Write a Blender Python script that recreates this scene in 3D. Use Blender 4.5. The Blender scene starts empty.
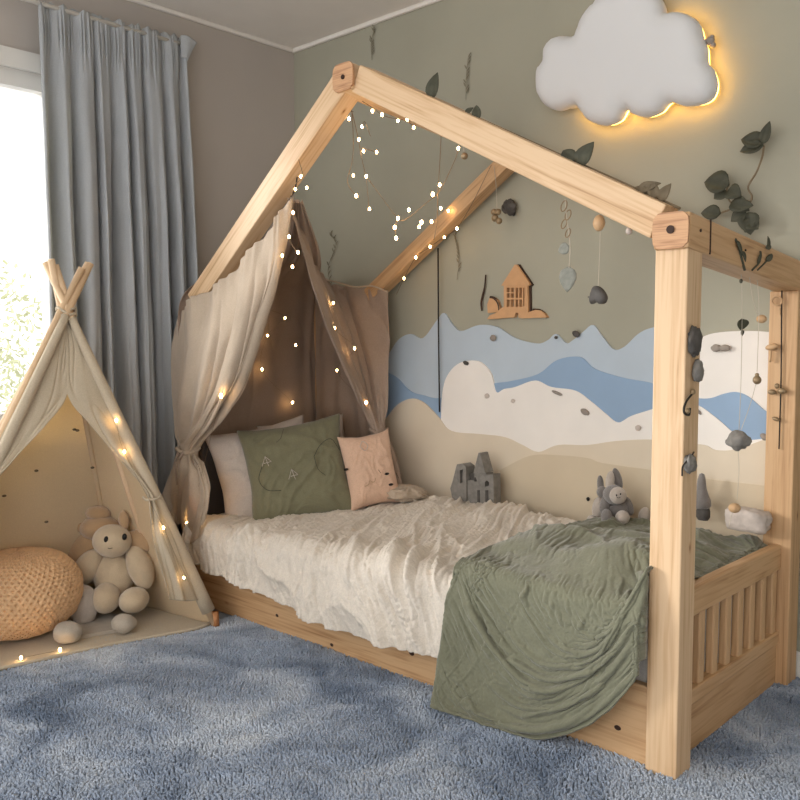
import bpy, bmesh, math, random
import numpy as np
from mathutils import Vector, Matrix, geometry
random.seed(7); RNG = np.random.default_rng(7)
C = bpy.context.scene.collection
PI = math.pi

# ------------------------------------------------------------------ camera
AZ, PT, FL, CH = math.radians(43.1), math.radians(3.9), 855.0, 1.15
cam = bpy.data.cameras.new('camera'); camo = bpy.data.objects.new('camera', cam); C.objects.link(camo)
camo.location = (0, 0, CH); camo.rotation_euler = (PI/2 - PT, 0, AZ)
cam.sensor_width = 36; cam.lens = FL/800*36; cam.clip_start = .05; cam.clip_end = 200
bpy.context.scene.camera = camo
Fv = Vector((-math.sin(AZ)*math.cos(PT), math.cos(AZ)*math.cos(PT), -math.sin(PT)))
Rv = Vector((math.cos(AZ), math.sin(AZ), 0)); Uv = Rv.cross(Fv)
def ray(px, py): return Fv + Rv*((px-400)/FL) + Uv*((400-py)/FL)
def AX(px, py, x): d = ray(px, py); return Vector((0,0,CH)) + d*(x/d.x)
def AY(px, py, y): d = ray(px, py); return Vector((0,0,CH)) + d*(y/d.y)
def AZZ(px, py, z=0): d = ray(px, py); return Vector((0,0,CH)) + d*((z-CH)/d.z)

# ------------------------------------------------------------------ noise
_P = RNG.random((512,512))*2*PI
def gn(x, y):
    x = np.asarray(x, float); y = np.asarray(y, float)
    xi = np.floor(x).astype(int); yi = np.floor(y).astype(int); fx = x-xi; fy = y-yi
    def g(a, b, dx, dy):
        t = _P[a % 512, b % 512]; return np.cos(t)*dx + np.sin(t)*dy
    u = fx*fx*fx*(fx*(fx*6-15)+10); v = fy*fy*fy*(fy*(fy*6-15)+10)
    a = g(xi,yi,fx,fy); b = g(xi+1,yi,fx-1,fy); c = g(xi,yi+1,fx,fy-1); d = g(xi+1,yi+1,fx-1,fy-1)
    return ((a*(1-u)+b*u)*(1-v) + (c*(1-u)+d*u)*v)*1.5
def ridge(x, y, w=.5, s=0.0):
    wx = gn(x*.6+17+s, y*.6+3)*w*2; wy = gn(x*.6+41, y*.6+9+s)*w*2
    n = np.abs(gn(x+wx+s, y+wy)); return (1-np.clip(n*2.2,0,1))**2
def fbm(x, y, o=4):
    r = 0; a = 1
    for i in range(o): r = r + a*gn(x*2**i+i*13, y*2**i+i*7); a *= .5
    return r

# ------------------------------------------------------------------ materials
def new_mat(name):
    m = bpy.data.materials.new(name); m.use_nodes = True
    nt = m.node_tree; b = nt.nodes['Principled BSDF']; return m, nt, b
def N(nt, t, **k):
    n = nt.nodes.new(t)
    for a, v in k.items():
        if a.startswith('i_'): n.inputs[a[2:].replace('_',' ')].default_value = v
        else: setattr(n, a, v)
    return n
def ramp(nt, fac, stops):
    r = nt.nodes.new('ShaderNodeValToRGB'); cr = r.color_ramp
    while len(cr.elements) < len(stops): cr.elements.new(.5)
    for e, (p, c) in zip(cr.elements, stops): e.position = p; e.color = (*c, 1)
    nt.links.new(fac, r.inputs[0]); return r
def lin(r, g, b):
    f = lambda c: (c/255/12.92) if c/255 <= .04045 else ((c/255+.055)/1.055)**2.4
    return (f(r), f(g), f(b))
def mul(c, k): return tuple(min(1, x*k) for x in c)
def coords(nt, scale, kind='Object', rot=(0,0,0)):
    tc = N(nt,'ShaderNodeTexCoord'); mp = N(nt,'ShaderNodeMapping'); mp.inputs['Scale'].default_value = scale; mp.inputs['Rotation'].default_value = rot
    nt.links.new(tc.outputs[kind], mp.inputs['Vector']); return mp.outputs['Vector']
def bump(nt, b, h, strength=.3, dist=.002):
    bp = N(nt,'ShaderNodeBump'); bp.inputs['Strength'].default_value = strength; bp.inputs['Distance'].default_value = dist
    nt.links.new(h, bp.inputs['Height']); nt.links.new(bp.outputs['Normal'], b.inputs['Normal']); return bp
def wood(name, light, mid, dark, k=1.0, rough=.5):
    m, nt, b = new_mat(name)
    v = coords(nt, (1.2*k, 16*k, 16*k))
    n1 = N(nt,'ShaderNodeTexNoise'); n1.inputs['Scale'].default_value = 1.6; n1.inputs['Detail'].default_value = 3; n1.inputs['Distortion'].default_value = 1.2
    nt.links.new(v, n1.inputs['Vector'])
    w = N(nt,'ShaderNodeMath', operation='MULTIPLY'); w.inputs[1].default_value = 14; nt.links.new(n1.outputs[0], w.inputs[0])
    s = N(nt,'ShaderNodeMath', operation='SINE'); nt.links.new(w.outputs[0], s.inputs[0])
    v2 = coords(nt, (3*k, 120*k, 120*k)); n2 = N(nt,'ShaderNodeTexNoise'); n2.inputs['Scale'].default_value = 1; n2.inputs['Detail'].default_value = 4
    nt.links.new(v2, n2.inputs['Vector'])
    a = N(nt,'ShaderNodeMath', operation='MULTIPLY_ADD'); a.inputs[1].default_value = .13; nt.links.new(s.outputs[0], a.inputs[0]); nt.links.new(n2.outputs[0], a.inputs[2])
    r = ramp(nt, a.outputs[0], [(.12, dark), (.36, mid), (.62, light)])
    v3 = coords(nt, (2.0*k, 5*k, 5*k)); vo = N(nt,'ShaderNodeTexVoronoi'); vo.inputs['Scale'].default_value = 1.6; nt.links.new(v3, vo.inputs['Vector'])
    r2 = ramp(nt, vo.outputs['Distance'], [(.012, (.3,.18,.1)), (.035, (.8,.68,.58)), (.07, (1,1,1))])
    mx = N(nt,'ShaderNodeMix', data_type='RGBA', blend_type='MULTIPLY'); mx.inputs[0].default_value = 1
    nt.links.new(r.outputs[0], mx.inputs[6]); nt.links.new(r2.outputs[0], mx.inputs[7]); nt.links.new(mx.outputs[2], b.inputs['Base Color'])
    b.inputs['Roughness'].default_value = rough; b.inputs['Specular IOR Level'].default_value = .35
    bump(nt, b, n2.outputs[0], .25, .001); return m
def fabric(name, col, var=.12, weave=900, wb=.25, big=12, bigb=.4, trans=0.0, tcol=None, rough=.9, sheen=.2):
    m, nt, b = new_mat(name)
    v = coords(nt, (1,1,1))
    n = N(nt,'ShaderNodeTexNoise'); n.inputs['Scale'].default_value = big; n.inputs['Detail'].default_value = 6; nt.links.new(v, n.inputs['Vector'])
    w1 = N(nt,'ShaderNodeTexNoise'); w1.inputs['Scale'].default_value = weave/4; w1.inputs['Detail'].default_value = 2; nt.links.new(v, w1.inputs['Vector'])
    r = ramp(nt, n.outputs[0], [(.3, mul(col,1-var)), (.7, mul(col,1+var))])
    r2 = ramp(nt, w1.outputs[0], [(.3, (.86,.86,.86)), (.7, (1,1,1))])
    mx = N(nt,'ShaderNodeMix', data_type='RGBA', blend_type='MULTIPLY'); mx.inputs[0].default_value = 1
    nt.links.new(r.outputs[0], mx.inputs[6]); nt.links.new(r2.outputs[0], mx.inputs[7]); nt.links.new(mx.outputs[2], b.inputs['Base Color'])
    b.inputs['Roughness'].default_value = rough; b.inputs['Sheen Weight'].default_value = sheen; b.inputs['Specular IOR Level'].default_value = .15
    ad = N(nt,'ShaderNodeMath', operation='MULTIPLY_ADD'); ad.inputs[1].default_value = wb; nt.links.new(w1.outputs[0], ad.inputs[0])
    m2 = N(nt,'ShaderNodeMath', operation='MULTIPLY'); m2.inputs[1].default_value = bigb*3; nt.links.new(n.outputs[0], m2.inputs[0]); nt.links.new(m2.outputs[0], ad.inputs[2])
    bp = bump(nt, b, ad.outputs[0], .6, .004)
    if trans:
        t = N(nt,'ShaderNodeBsdfTranslucent'); t.inputs[0].default_value = (*(tcol or col), 1)
        ms = N(nt,'ShaderNodeMixShader'); ms.inputs[0].default_value = trans
        nt.links.new(b.outputs[0], ms.inputs[1]); nt.links.new(t.outputs[0], ms.inputs[2]); nt.links.new(ms.outputs[0], nt.nodes['Material Output'].inputs[0])
    return m
def plain(name, col, rough=.6, var=.06, scale=6, bs=.0, bscale=60, metal=0, spec=.3):
    m, nt, b = new_mat(name)
    v = coords(nt, (1,1,1)); n = N(nt,'ShaderNodeTexNoise'); n.inputs['Scale'].default_value = scale; n.inputs['Detail'].default_value = 5; nt.links.new(v, n.inputs['Vector'])
    r = ramp(nt, n.outputs[0], [(.3, mul(col,1-var)), (.7, mul(col,1+var))]); nt.links.new(r.outputs[0], b.inputs['Base Color'])
    b.inputs['Roughness'].default_value = rough; b.inputs['Metallic'].default_value = metal; b.inputs['Specular IOR Level'].default_value = spec
    if bs:
        n2 = N(nt,'ShaderNodeTexNoise'); n2.inputs['Scale'].default_value = bscale; n2.inputs['Detail'].default_value = 3; nt.links.new(v, n2.inputs['Vector']); bump(nt, b, n2.outputs[0], bs, .003)
    return m
def emis(name, col, s):
    m, nt, b = new_mat(name); b.inputs['Base Color'].default_value = (*col,1); b.inputs['Emission Color'].default_value = (*col,1); b.inputs['Emission Strength'].default_value = s; return m

M = {}
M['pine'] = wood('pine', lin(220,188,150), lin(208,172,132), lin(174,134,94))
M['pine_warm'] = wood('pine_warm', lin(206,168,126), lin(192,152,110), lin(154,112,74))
M['pine_end'] = wood('pine_end', lin(205,160,120), lin(180,134,98), lin(140,98,68), 2.2)
M['beech'] = plain('beech', lin(222,192,156), .5, .06, 14)
M['green_wall'] = plain('green_wall', lin(170,167,150), .85, .05, 2.5, .12, 90, spec=.15)
M['taupe_wall'] = plain('taupe_wall', lin(186,178,170), .85, .03, 2.5, .12, 90, spec=.15)
M['ceiling'] = plain('ceiling', lin(236,230,222), .9, .02)
M['white_paint'] = plain('white_paint', lin(225,222,215), .5, .02)
M['linen'] = fabric('linen_canopy', lin(206,188,166), .06, trans=.18, tcol=lin(200,160,120), big=10, bigb=.5)
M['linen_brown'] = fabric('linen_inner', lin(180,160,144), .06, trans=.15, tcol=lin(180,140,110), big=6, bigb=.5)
M['canvas'] = fabric('teepee_canvas', lin(208,193,168), .05, trans=.15, tcol=lin(190,160,120), big=5, bigb=.3)
M['canvas_warm'] = fabric('teepee_lining', lin(232,216,186), .05, trans=.45, tcol=lin(250,226,180), big=5, bigb=.3)
M['duvet'] = fabric('duvet_muslin', lin(226,216,202), .04, weave=700, wb=.5, big=26, bigb=.9)
M['sheet'] = fabric('sheet', lin(222,216,208), .04)
M['blanket'] = fabric('blanket_sage', lin(120,120,100), .08, weave=600, wb=.4, big=16, bigb=.6, sheen=.35)
M['green_pillow'] = fabric('pillow_sage', lin(122,119,94), .06, big=12, bigb=.5, sheen=.3)
M['grey_pillow'] = fabric('pillow_grey', lin(205,194,184), .04, big=10, bigb=.5)
M['pink_pillow'] = fabric('pillow_pink', lin(222,186,160), .05, big=12, bigb=.4)
M['curtain'] = fabric('curtain_blue', lin(202,205,208), .04, weave=1000, wb=.5, big=4, bigb=.15, trans=.30, tcol=lin(190,190,175))
M['head_shade'] = fabric('head_shade_fabric', lin(84,80,80), .05)  # dark cloth colour of the panel added for shade at the bed head
M['plush'] = fabric('plush_cream', lin(212,190,158), .06, weave=1600, wb=1.2, big=30, bigb=.3, sheen=.6)
M['plush_tan'] = fabric('plush_tan', lin(192,158,120), .06, weave=1600, wb=1.2, big=30, bigb=.3, sheen=.6)
M['plush_grey'] = fabric('plush_grey', lin(134,128,124), .08, weave=1600, wb=1.4, big=40, bigb=.4, sheen=.6)
M['plush_pale'] = fabric('plush_pale', lin(196,184,172), .06, weave=1600, wb=1.2, big=40, bigb=.4, sheen=.6)
M['felt_grey'] = fabric('felt_grey', lin(182,172,158), .06, weave=1600, wb=1, big=30, bigb=.4)
M['knit'] = fabric('knit_yarn', lin(226,184,140), .08, weave=1400, wb=.6, big=60, bigb=.2)
M['stone'] = plain('stone', lin(132,128,122), .75, .2, 40, .6, 120)
M['dark_stone'] = plain('dark_stone', lin(84,80,76), .7, .2, 50, .6, 120)
M['pale_stone'] = plain('pale_stone', lin(196,184,174), .8, .12, 40, .6, 90)
M['pebble'] = plain('pebble', lin(150,140,130), .7, .1, 60, .4, 100)
M['leaf_dark'] = plain('leaf_dark', lin(76,76,62), .6, .25, 30, .5, 90)
M['leaf_dry'] = plain('leaf_dry', lin(110,98,78), .7, .2, 30, .5, 90)
M['stem'] = plain('stem', lin(128,112,88), .7, .1, 30)
M['cord_dark'] = plain('cord_dark', lin(50,44,38), .7, .1)
M['cord_pale'] = plain('cord_pale', lin(196,186,168), .7, .1)
M['bead'] = plain('bead_bronze', lin(150,128,98), .35, .1, 60, metal=.3)
M['bead_wood'] = plain('bead_wood', lin(196,160,120), .45, .1, 40)
M['black'] = plain('black_thread', lin(30,26,24), .5, .1)
M['cloud'] = plain('cloud_shell', lin(226,226,226), .85, .015, 3)
M['led'] = emis('cloud_led', (1.0,.52,.08), 6.5)
M['pole_tip'] = plain('pole_tip', lin(184,128,84), .5, .08, 20)
M['sprig'] = plain('sprig', lin(134,128,110), .8, .1, 30)
M['bulb'] = emis('fairy_bulb', (1.0,.62,.26), 20)
M['wire'] = plain('wire', lin(120,100,76), .4, .1, metal=.5)
M['skeleton'] = plain('skeleton_leaf', lin(128,128,118), .7, .15, 80)
M['bolt'] = plain('bolt_hole', lin(58,38,28), .6, .1)
M['ply'] = plain('ply_cutout', lin(208,162,118), .6, .06, 30)
M['twig_and_shade'] = plain('twig_and_shade', lin(70,52,42), .7, .1)  # dark brown of the twig, also of shadows modelled beside the house shapes
for k, c in dict(sky_blue=(188,200,210), mid_blue=(150,174,200), cloud_white=(236,230,222), hill_white=(242,236,228), tan=(222,208,186), sand=(212,196,170)).items():
    M[k] = plain(k, lin(*c), .8, .035, 5, .08, 200, spec=.15)
# carpet
def carpet_mat(name, k=1):
    m, nt, b = new_mat(name)
    v = coords(nt, (1,1,1))
    n = N(nt,'ShaderNodeTexNoise'); n.inputs['Scale'].default_value = 3.0; n.inputs['Detail'].default_value = 4; n.inputs['Roughness'].default_value = .55; n.inputs['Distortion'].default_value = .8; nt.links.new(v, n.inputs['Vector'])
    f = N(nt,'ShaderNodeTexNoise'); f.inputs['Scale'].default_value = 130; f.inputs['Detail'].default_value = 2; nt.links.new(v, f.inputs['Vector'])
    r = ramp(nt, n.outputs[0], [(.33, mul(lin(116,131,152),k)), (.49, mul(lin(164,177,196),k)), (.68, mul(lin(210,218,228),k))])
    r2 = ramp(nt, f.outputs[0], [(.3, (.84,.85,.87)), (.65, (1,1,1))])
    mx = N(nt,'ShaderNodeMix', data_type='RGBA', blend_type='MULTIPLY'); mx.inputs[0].default_value = 1
    nt.links.new(r.outputs[0], mx.inputs[6]); nt.links.new(r2.outputs[0], mx.inputs[7]); nt.links.new(mx.outputs[2], b.inputs['Base Color'])
    b.inputs['Roughness'].default_value = .95; b.inputs['Specular IOR Level'].default_value = .1; b.inputs['Sheen Weight'].default_value = .3
    return m
M['carpet'] = carpet_mat('carpet_blue')
m, nt, b = new_mat('window_glass'); M['glass'] = m
tr = N(nt,'ShaderNodeBsdfTransparent'); gl = N(nt,'ShaderNodeBsdfGlossy'); gl.inputs['Roughness'].default_value = .02
fr = N(nt,'ShaderNodeFresnel'); fr.inputs[0].default_value = 1.2; ms = N(nt,'ShaderNodeMixShader')
nt.links.new(fr.outputs[0], ms.inputs[0]); nt.links.new(tr.outputs[0], ms.inputs[1]); nt.links.new(gl.outputs[0], ms.inputs[2]); nt.links.new(ms.outputs[0], nt.nodes['Material Output'].inputs[0])
M['tree_leaf'] = plain('tree_leaf', lin(170,172,140), .8, .2, 4)
M['bark'] = plain('bark', lin(130,118,100), .9, .2, 20)

# ------------------------------------------------------------------ object helpers
def thing(name, label, cat, loc=(0,0,0), group=None):
    o = bpy.data.objects.new(name, None); C.objects.link(o); o.location = loc; o.empty_display_size = .05
    o['label'] = label; o['category'] = cat
    if group: o['group'] = group
    return o
def tag(o, label, cat, group=None):
    o['label'] = label; o['category'] = cat
    if group: o['group'] = group
    return o
def wloc(o):
    v = Vector(o.location)
    while o.parent: o = o.parent; v += Vector(o.location)
    return v
def mk(name, vs, fs, mat, parent=None, smooth=True, mw=None, label=None, mods=None):
    """world-space verts (or local verts with matrix mw)"""
    vs = np.asarray(vs, float).reshape(-1,3)
    me = bpy.data.meshes.new(name)
    if mw is None:
        c = vs.mean(0); vs = vs - c; mw = Matrix.Translation(Vector(c))
    me.from_pydata(vs.tolist(), [], [tuple(int(i) for i in f) for f in fs])
    me.materials.append(M[mat] if isinstance(mat, str) else mat)
    if smooth: me.polygons.foreach_set('use_smooth', [True]*len(me.polygons))
    me.update()
    o = bpy.data.objects.new(name, me); C.objects.link(o)
    if parent is not None:
        o.parent = parent; pl = wloc(parent)
        if parent.parent is not None or parent.type == 'MESH':
            pm = wmat(parent); o.matrix_basis = pm.inverted() @ mw
        else: o.matrix_basis = Matrix.Translation(-pl) @ mw
    else: o.matrix_basis = mw
    if label: o['label'] = label
    return o
def wmat(o):
    m = o.matrix_basis.copy()
    while o.parent:
        o = o.parent; m = o.matrix_basis @ m
    return m
def bm_out(bm): 
    bm.verts.index_update(); vs = [v.co[:] for v in bm.verts]; fs = [[v.index for v in f.verts] for f in bm.faces]; bm.free(); return vs, fs
def box(name, size, mw, mat, parent=None, bevel=.004, label=None, seg=2):
    bm = bmesh.new(); bmesh.ops.create_cube(bm, size=1)
    for v in bm.verts: v.co = Vector((v.co.x*size[0], v.co.y*size[1], v.co.z*size[2]))
    if bevel: bmesh.ops.bevel(bm, geom=bm.edges[:], offset=min(bevel, min(size)*.45), segments=seg, affect='EDGES', profile=.5)
    vs, fs = bm_out(bm)
    o = mk(name, vs, fs, mat, parent, smooth=False, mw=mw, label=label); return o
def bxw(name, x0, x1, y0, y1, z0, z1, mat, parent=None, bevel=.004, label=None, axis='x'):
    sx, sy, sz = x1-x0, y1-y0, z1-z0; c = Vector(((x0+x1)/2,(y0+y1)/2,(z0+z1)/2))
    if axis == 'x': return box(name, (sx,sy,sz), Matrix.Translation(c), mat, parent, bevel, label)
    if axis == 'z': return box(name, (sz,sy,sx), Matrix.Translation(c) @ Matrix.Rotation(-PI/2,4,'Y'), mat, parent, bevel, label)
    return box(name, (sy,sx,sz), Matrix.Translation(c) @ Matrix.Rotation(PI/2,4,'Z'), mat, parent, bevel, label)
def beam(name, p0, p1, w, h, mat, parent, bevel=.004, label=None, up=Vector((0,1,0))):
    """length along p0-p1, w along 'up' axis, h perpendicular"""
    p0 = Vector(p0); p1 = Vector(p1); x = (p1-p0).normalized(); z = x.cross(up).normalized(); y = z.cross(x)
    mw = Matrix.Translation((p0+p1)/2) @ Matrix((x,y,z)).transposed().to_4x4()
    return box(name, ((p1-p0).length, w, h), mw, mat, parent, bevel, label)
def smooth_path(pts, n=8):
    pts = [Vector(p) for p in pts]
    if len(pts) < 3: return [pts[0].lerp(pts[-1], i/n) for i in range(n+1)]
    out = []
    P = [pts[0]*2-pts[1]] + pts + [pts[-1]*2-pts[-2]]
    for i in range(1, len(P)-2):
        a, b, c, d = P[i-1:i+3]
        for k in range(n):
            t = k/n; out.append(.5*((2*b)+(c-a)*t+(2*a-5*b+4*c-d)*t*t+(3*b-a-3*c+d)*t**3))
    out.append(pts[-1]); return out
def tube_geo(pts, r, n=6):
    if not hasattr(r, '__len__'): r = [r]*len(pts)
    vs = []; fs = []; up = Vector((.13,.2,1)).normalized()
    for i, p in enumerate(pts):
        t = (pts[min(i+1,len(pts)-1)]-pts[max(i-1,0)]).normalized()
        a = t.cross(up)
        if a.length < .05: a = t.cross(Vector((1,0,0)))
        a.normalize(); b2 = t.cross(a)
        for k in range(n): vs.append(p + (a*math.cos(2*PI*k/n)+b2*math.sin(2*PI*k/n))*r[i])
    for i in range(len(pts)-1):
        for k in range(n): fs.append((i*n+k, i*n+(k+1)%n, (i+1)*n+(k+1)%n, (i+1)*n+k))
    fs.append(tuple(range(n))[::-1]); fs.append(tuple((len(pts)-1)*n+k for k in range(n)))
    return [tuple(v) for v in vs], fs
def tube(name, pts, r, mat, parent=None, n=6, sm=6, label=None):
    p = smooth_path(pts, sm) if sm else [Vector(q) for q in pts]
    if hasattr(r,'__len__'):
        r = list(np.interp(np.linspace(0,1,len(p)), np.linspace(0,1,len(r)), r))
    vs, fs = tube_geo(p, r, n); return mk(name, vs, fs, mat, parent, label=label)
def join_geo(gs):
    V = []; F_ = []
    for vs, fs in gs:
        o = len(V); V += [tuple(v) for v in vs]; F_ += [tuple(i+o for i in f) for f in fs]
    return V, F_
def ell_geo(c, r, R=None, nu=24, nv=16, f=None):
    vs = []; fs = []
    for j in range(nv+1):
        th = PI*j/nv
        for i in range(nu):
            ph = 2*PI*i/nu; d = Vector((math.sin(th)*math.cos(ph), math.sin(th)*math.sin(ph), math.cos(th)))
            k = f(d) if f else 1
            q = Vector((d.x*r[0]*k, d.y*r[1]*k, d.z*r[2]*k)); 
            if R is not None: q = R @ q
            vs.append(tuple(Vector(c)+q))
    for j in range(nv):
        for i in range(nu): fs.append((j*nu+i, (j+1)*nu+i, (j+1)*nu+(i+1)%nu, j*nu+(i+1)%nu))
    return vs, fs
def ell(name, c, r, mat, parent=None, R=None, nu=24, nv=16, f=None, label=None):
    vs, fs = ell_geo(c, r, R, nu, nv, f); return mk(name, vs, fs, mat, parent, label=label)
def lumpy(seed, a=.12, s=2.2):
    def f(d): return 1 + a*float(gn(d.x*s+seed*7.1+d.z*1.3, d.y*s+seed*3.3-d.z*1.7))*1.6
    return f
def cr(P, t):
    """Catmull-Rom over axis 0 of P at parameters t in 0..1"""
    n = P.shape[0]; s = np.clip(t,0,1)*(n-1); i = np.minimum(s.astype(int), n-2); f = (s-i)
    Q = np.concatenate([2*P[:1]-P[1:2], P, 2*P[-1:]-P[-2:-1]])
    f = f.reshape(-1, *([1]*(P.ndim-1)))
    a,b_,c,d = Q[i],Q[i+1],Q[i+2],Q[i+3]
    return .5*((2*b_)+(c-a)*f+(2*a-5*b_+4*c-d)*f**2+(3*b_-a-3*c+d)*f**3)
def grid_faces(nu, nv):
    i = np.arange(nu-1); j = np.arange(nv-1); I, J = np.meshgrid(i, j); a = (J*nu+I).ravel()
    return np.stack([a, a+1, a+nu+1, a+nu], 1)
def normals(G):
    du = np.gradient(G, axis=1); dv = np.gradient(G, axis=0); n = np.cross(du, dv); n /= np.linalg.norm(n, axis=2, keepdims=True)+1e-9; return n
def loft(rows, nu, nv, disp=None, vpar=None):
    P = np.array([[list(p) for p in r] for r in rows], float)
    G = cr(P, np.linspace(0,1,nv)); G = cr(G.transpose(1,0,2), np.linspace(0,1,nu)).transpose(1,0,2)
    if disp is not None:
        u, v = np.meshgrid(np.linspace(0,1,nu), np.linspace(0,1,nv)); G = G + normals(G)*disp(u, v)[...,None]
    return G
def sheet(name, G, mat, parent=None, thick=.002, label=None):
    nv, nu = G.shape[:2]
    o = mk(name, G.reshape(-1,3), grid_faces(nu, nv), mat, parent, label=label)
    if thick:
        s = o.modifiers.new('thickness','SOLIDIFY'); s.thickness = thick; s.offset = 0
    return o
def dist_poly(pts, poly):
    P = np.array(poly, float); Q = np.roll(P, -1, 0); d = np.full(len(pts), 1e9)
    for a, b_ in zip(P, Q):
        ab = b_-a; t = np.clip(((pts-a)@ab)/(ab@ab+1e-12), 0, 1); d = np.minimum(d, np.linalg.norm(pts-(a+t[:,None]*ab), axis=1))
    return d
def inside(pts, poly):
    P = np.array(poly, float); Q = np.roll(P, -1, 0); r = np.zeros(len(pts), bool)
    for a, b_ in zip(P, Q):
        c = ((a[1] > pts[:,1]) != (b_[1] > pts[:,1])); x = (b_[0]-a[0])*(pts[:,1]-a[1])/((b_[1]-a[1])+1e-12)+a[0]; r ^= c & (pts[:,0] < x)
    return r
def closed_smooth(pts, n=5):
    P = np.array(pts, float); m = len(P); out = []
    for i in range(m):
        a,b_,c,d = P[i-1],P[i],P[(i+1)%m],P[(i+2)%m]
        for k in range(n):
            t = k/n; out.append(.5*((2*b_)+(c-a)*t+(2*a-5*b_+4*c-d)*t*t+(3*b_-a-3*c+d)*t**3))
    return np.array(out)
def puff(name, outline, y0, y1, rr, mat, parent=None, step=.02, label=None, back=False, frm=None):
    """outline in (x,z): rim from y1 (wall side) to y0 (front), front domed by rr"""
    ol = np.array(outline, float); lo = ol.min(0); hi = ol.max(0)
    gx, gz = np.meshgrid(np.arange(lo[0], hi[0], step), np.arange(lo[1], hi[1], step)); q = np.stack([gx.ravel(), gz.ravel()], 1)
    q = q[inside(q, ol)]; q = q[dist_poly(q, ol) > step*.35] if len(q) else q.reshape(0,2)
    n = len(ol); pts = [Vector(p) for p in ol] + [Vector(p) for p in q]
    co, _, fs, _, _, _ = geometry.delaunay_2d_cdt(pts, [(i,(i+1)%n) for i in range(n)], [list(range(n))], 1, 1e-7)
    co = np.array([c[:] for c in co]); d = dist_poly(co, ol); t = np.clip(d/rr, 0, 1); h = np.sqrt(np.clip(1-(1-t)**2, 0, 1))
    edge = y0 + min(rr, (y1-y0))*.9*0 
    yf = y0 + (1-h)*min(rr*.8, (y1-y0)*.6)
    vs = np.stack([co[:,0], yf, co[:,1]], 1); V = vs.tolist(); F_ = [tuple(f) for f in fs]
    # fix orientation to face -Y
    F2 = []
    for f in F_:
        a,b_,c = [Vector(V[i]) for i in f[:3]]; nn = (b_-a).cross(c-a); F2.append(f if nn.y < 0 else f[::-1])
    # boundary
    from collections import Counter
    ec = Counter(); de = {}
    for f in F2:
        for i in range(len(f)):
            a, b_ = f[i], f[(i+1)%len(f)]; ec[frozenset((a,b_))] += 1; de[frozenset((a,b_))] = (a,b_)
    bd = [de[e] for e, c in ec.items() if c == 1]; mp = {}
    for a, b_ in bd:
        for w in (a, b_):
            if w not in mp: mp[w] = len(V); V.append([V[w][0], y1, V[w][2]])
        F2.append((b_, a, mp[a], mp[b_]))
    return mk(name, V, F2, mat, parent, label=label)
def board(name, outline, y0, y1, mat, parent=None, bevel=.0012, label=None, holes=()):
    """flat cut-out board, outline in (x,z)"""
    ol = [list(map(float,p)) for p in outline]; n = len(ol); pts = [Vector(p) for p in ol]; edges = [(i,(i+1)%n) for i in range(n)]; faces = [list(range(n))]
    for h in holes:
        s = len(pts); pts += [Vector(p) for p in h]; edges += [(s+i, s+(i+1)%len(h)) for i in range(len(h))]
    co, _, fs, _, _, _ = geometry.delaunay_2d_cdt(pts, edges, faces, 1, 1e-7)
    F2 = []; V = [[c[0], y0, c[1]] for c in co]
    for f in fs:
        cc = np.mean([[co[i][0], co[i][1]] for i in f], 0)
        if any(inside(np.array([cc]), h)[0] for h in holes): continue
        a,b_,c = [Vector(V[i]) for i in f[:3]]; nn = (b_-a).cross(c-a); F2.append(tuple(f) if nn.y < 0 else tuple(f[::-1]))
    from collections import Counter
    ec = Counter(); de = {}
    for f in F2:
        for i in range(len(f)):
            a, b_ = f[i], f[(i+1)%len(f)]; ec[frozenset((a,b_))] += 1; de[frozenset((a,b_))] = (a,b_)
    m_ = len(V); V += [[v[0], y1, v[2]] for v in V]; back = [tuple(i+m_ for i in f[::-1]) for f in F2]; side = [(de[e][1], de[e][0], de[e][0]+m_, de[e][1]+m_) for e, c in ec.items() if c == 1]
    return mk(name, V, F2+back+side, mat, parent, smooth=False, label=label)
def wpx(pts, y): return [(AY(px,py,y).x, AY(px,py,y).z) for px,py in pts]
def leaf_geo(base, d, n, L, W, fold=.35, curl=.3, nu=7, nv=4):
    d = Vector(d).normalized(); n = Vector(n); s = d.cross(n).normalized(); n = s.cross(d).normalized(); vs = []; fs = []
    for i in range(nu+1):
        t = i/nu; w = W*.5*math.sin(PI*min(1,t**.75*1.0))**.8 if 0<t<1 else .0004
        for j in range(-nv//2, nv//2+1):
            k = j/(nv/2); vs.append(tuple(Vector(base)+d*(t*L)+s*(k*w)+n*(abs(k)*w*fold - curl*L*t*t*.5)))
    m_ = nv+1
    for i in range(nu):
        for j in range(nv): fs.append((i*m_+j, i*m_+j+1, (i+1)*m_+j+1, (i+1)*m_+j))
    return vs, fs
def leaf(name, base, d, n, L, W, mat, parent, **k):
    vs, fs = leaf_geo(base, d, n, L, W, **k); o = mk(name, vs, fs, mat, parent); s = o.modifiers.new('t','SOLIDIFY'); s.thickness = .0015; return o
def struct(o): o['kind'] = 'structure'; return o

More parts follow.
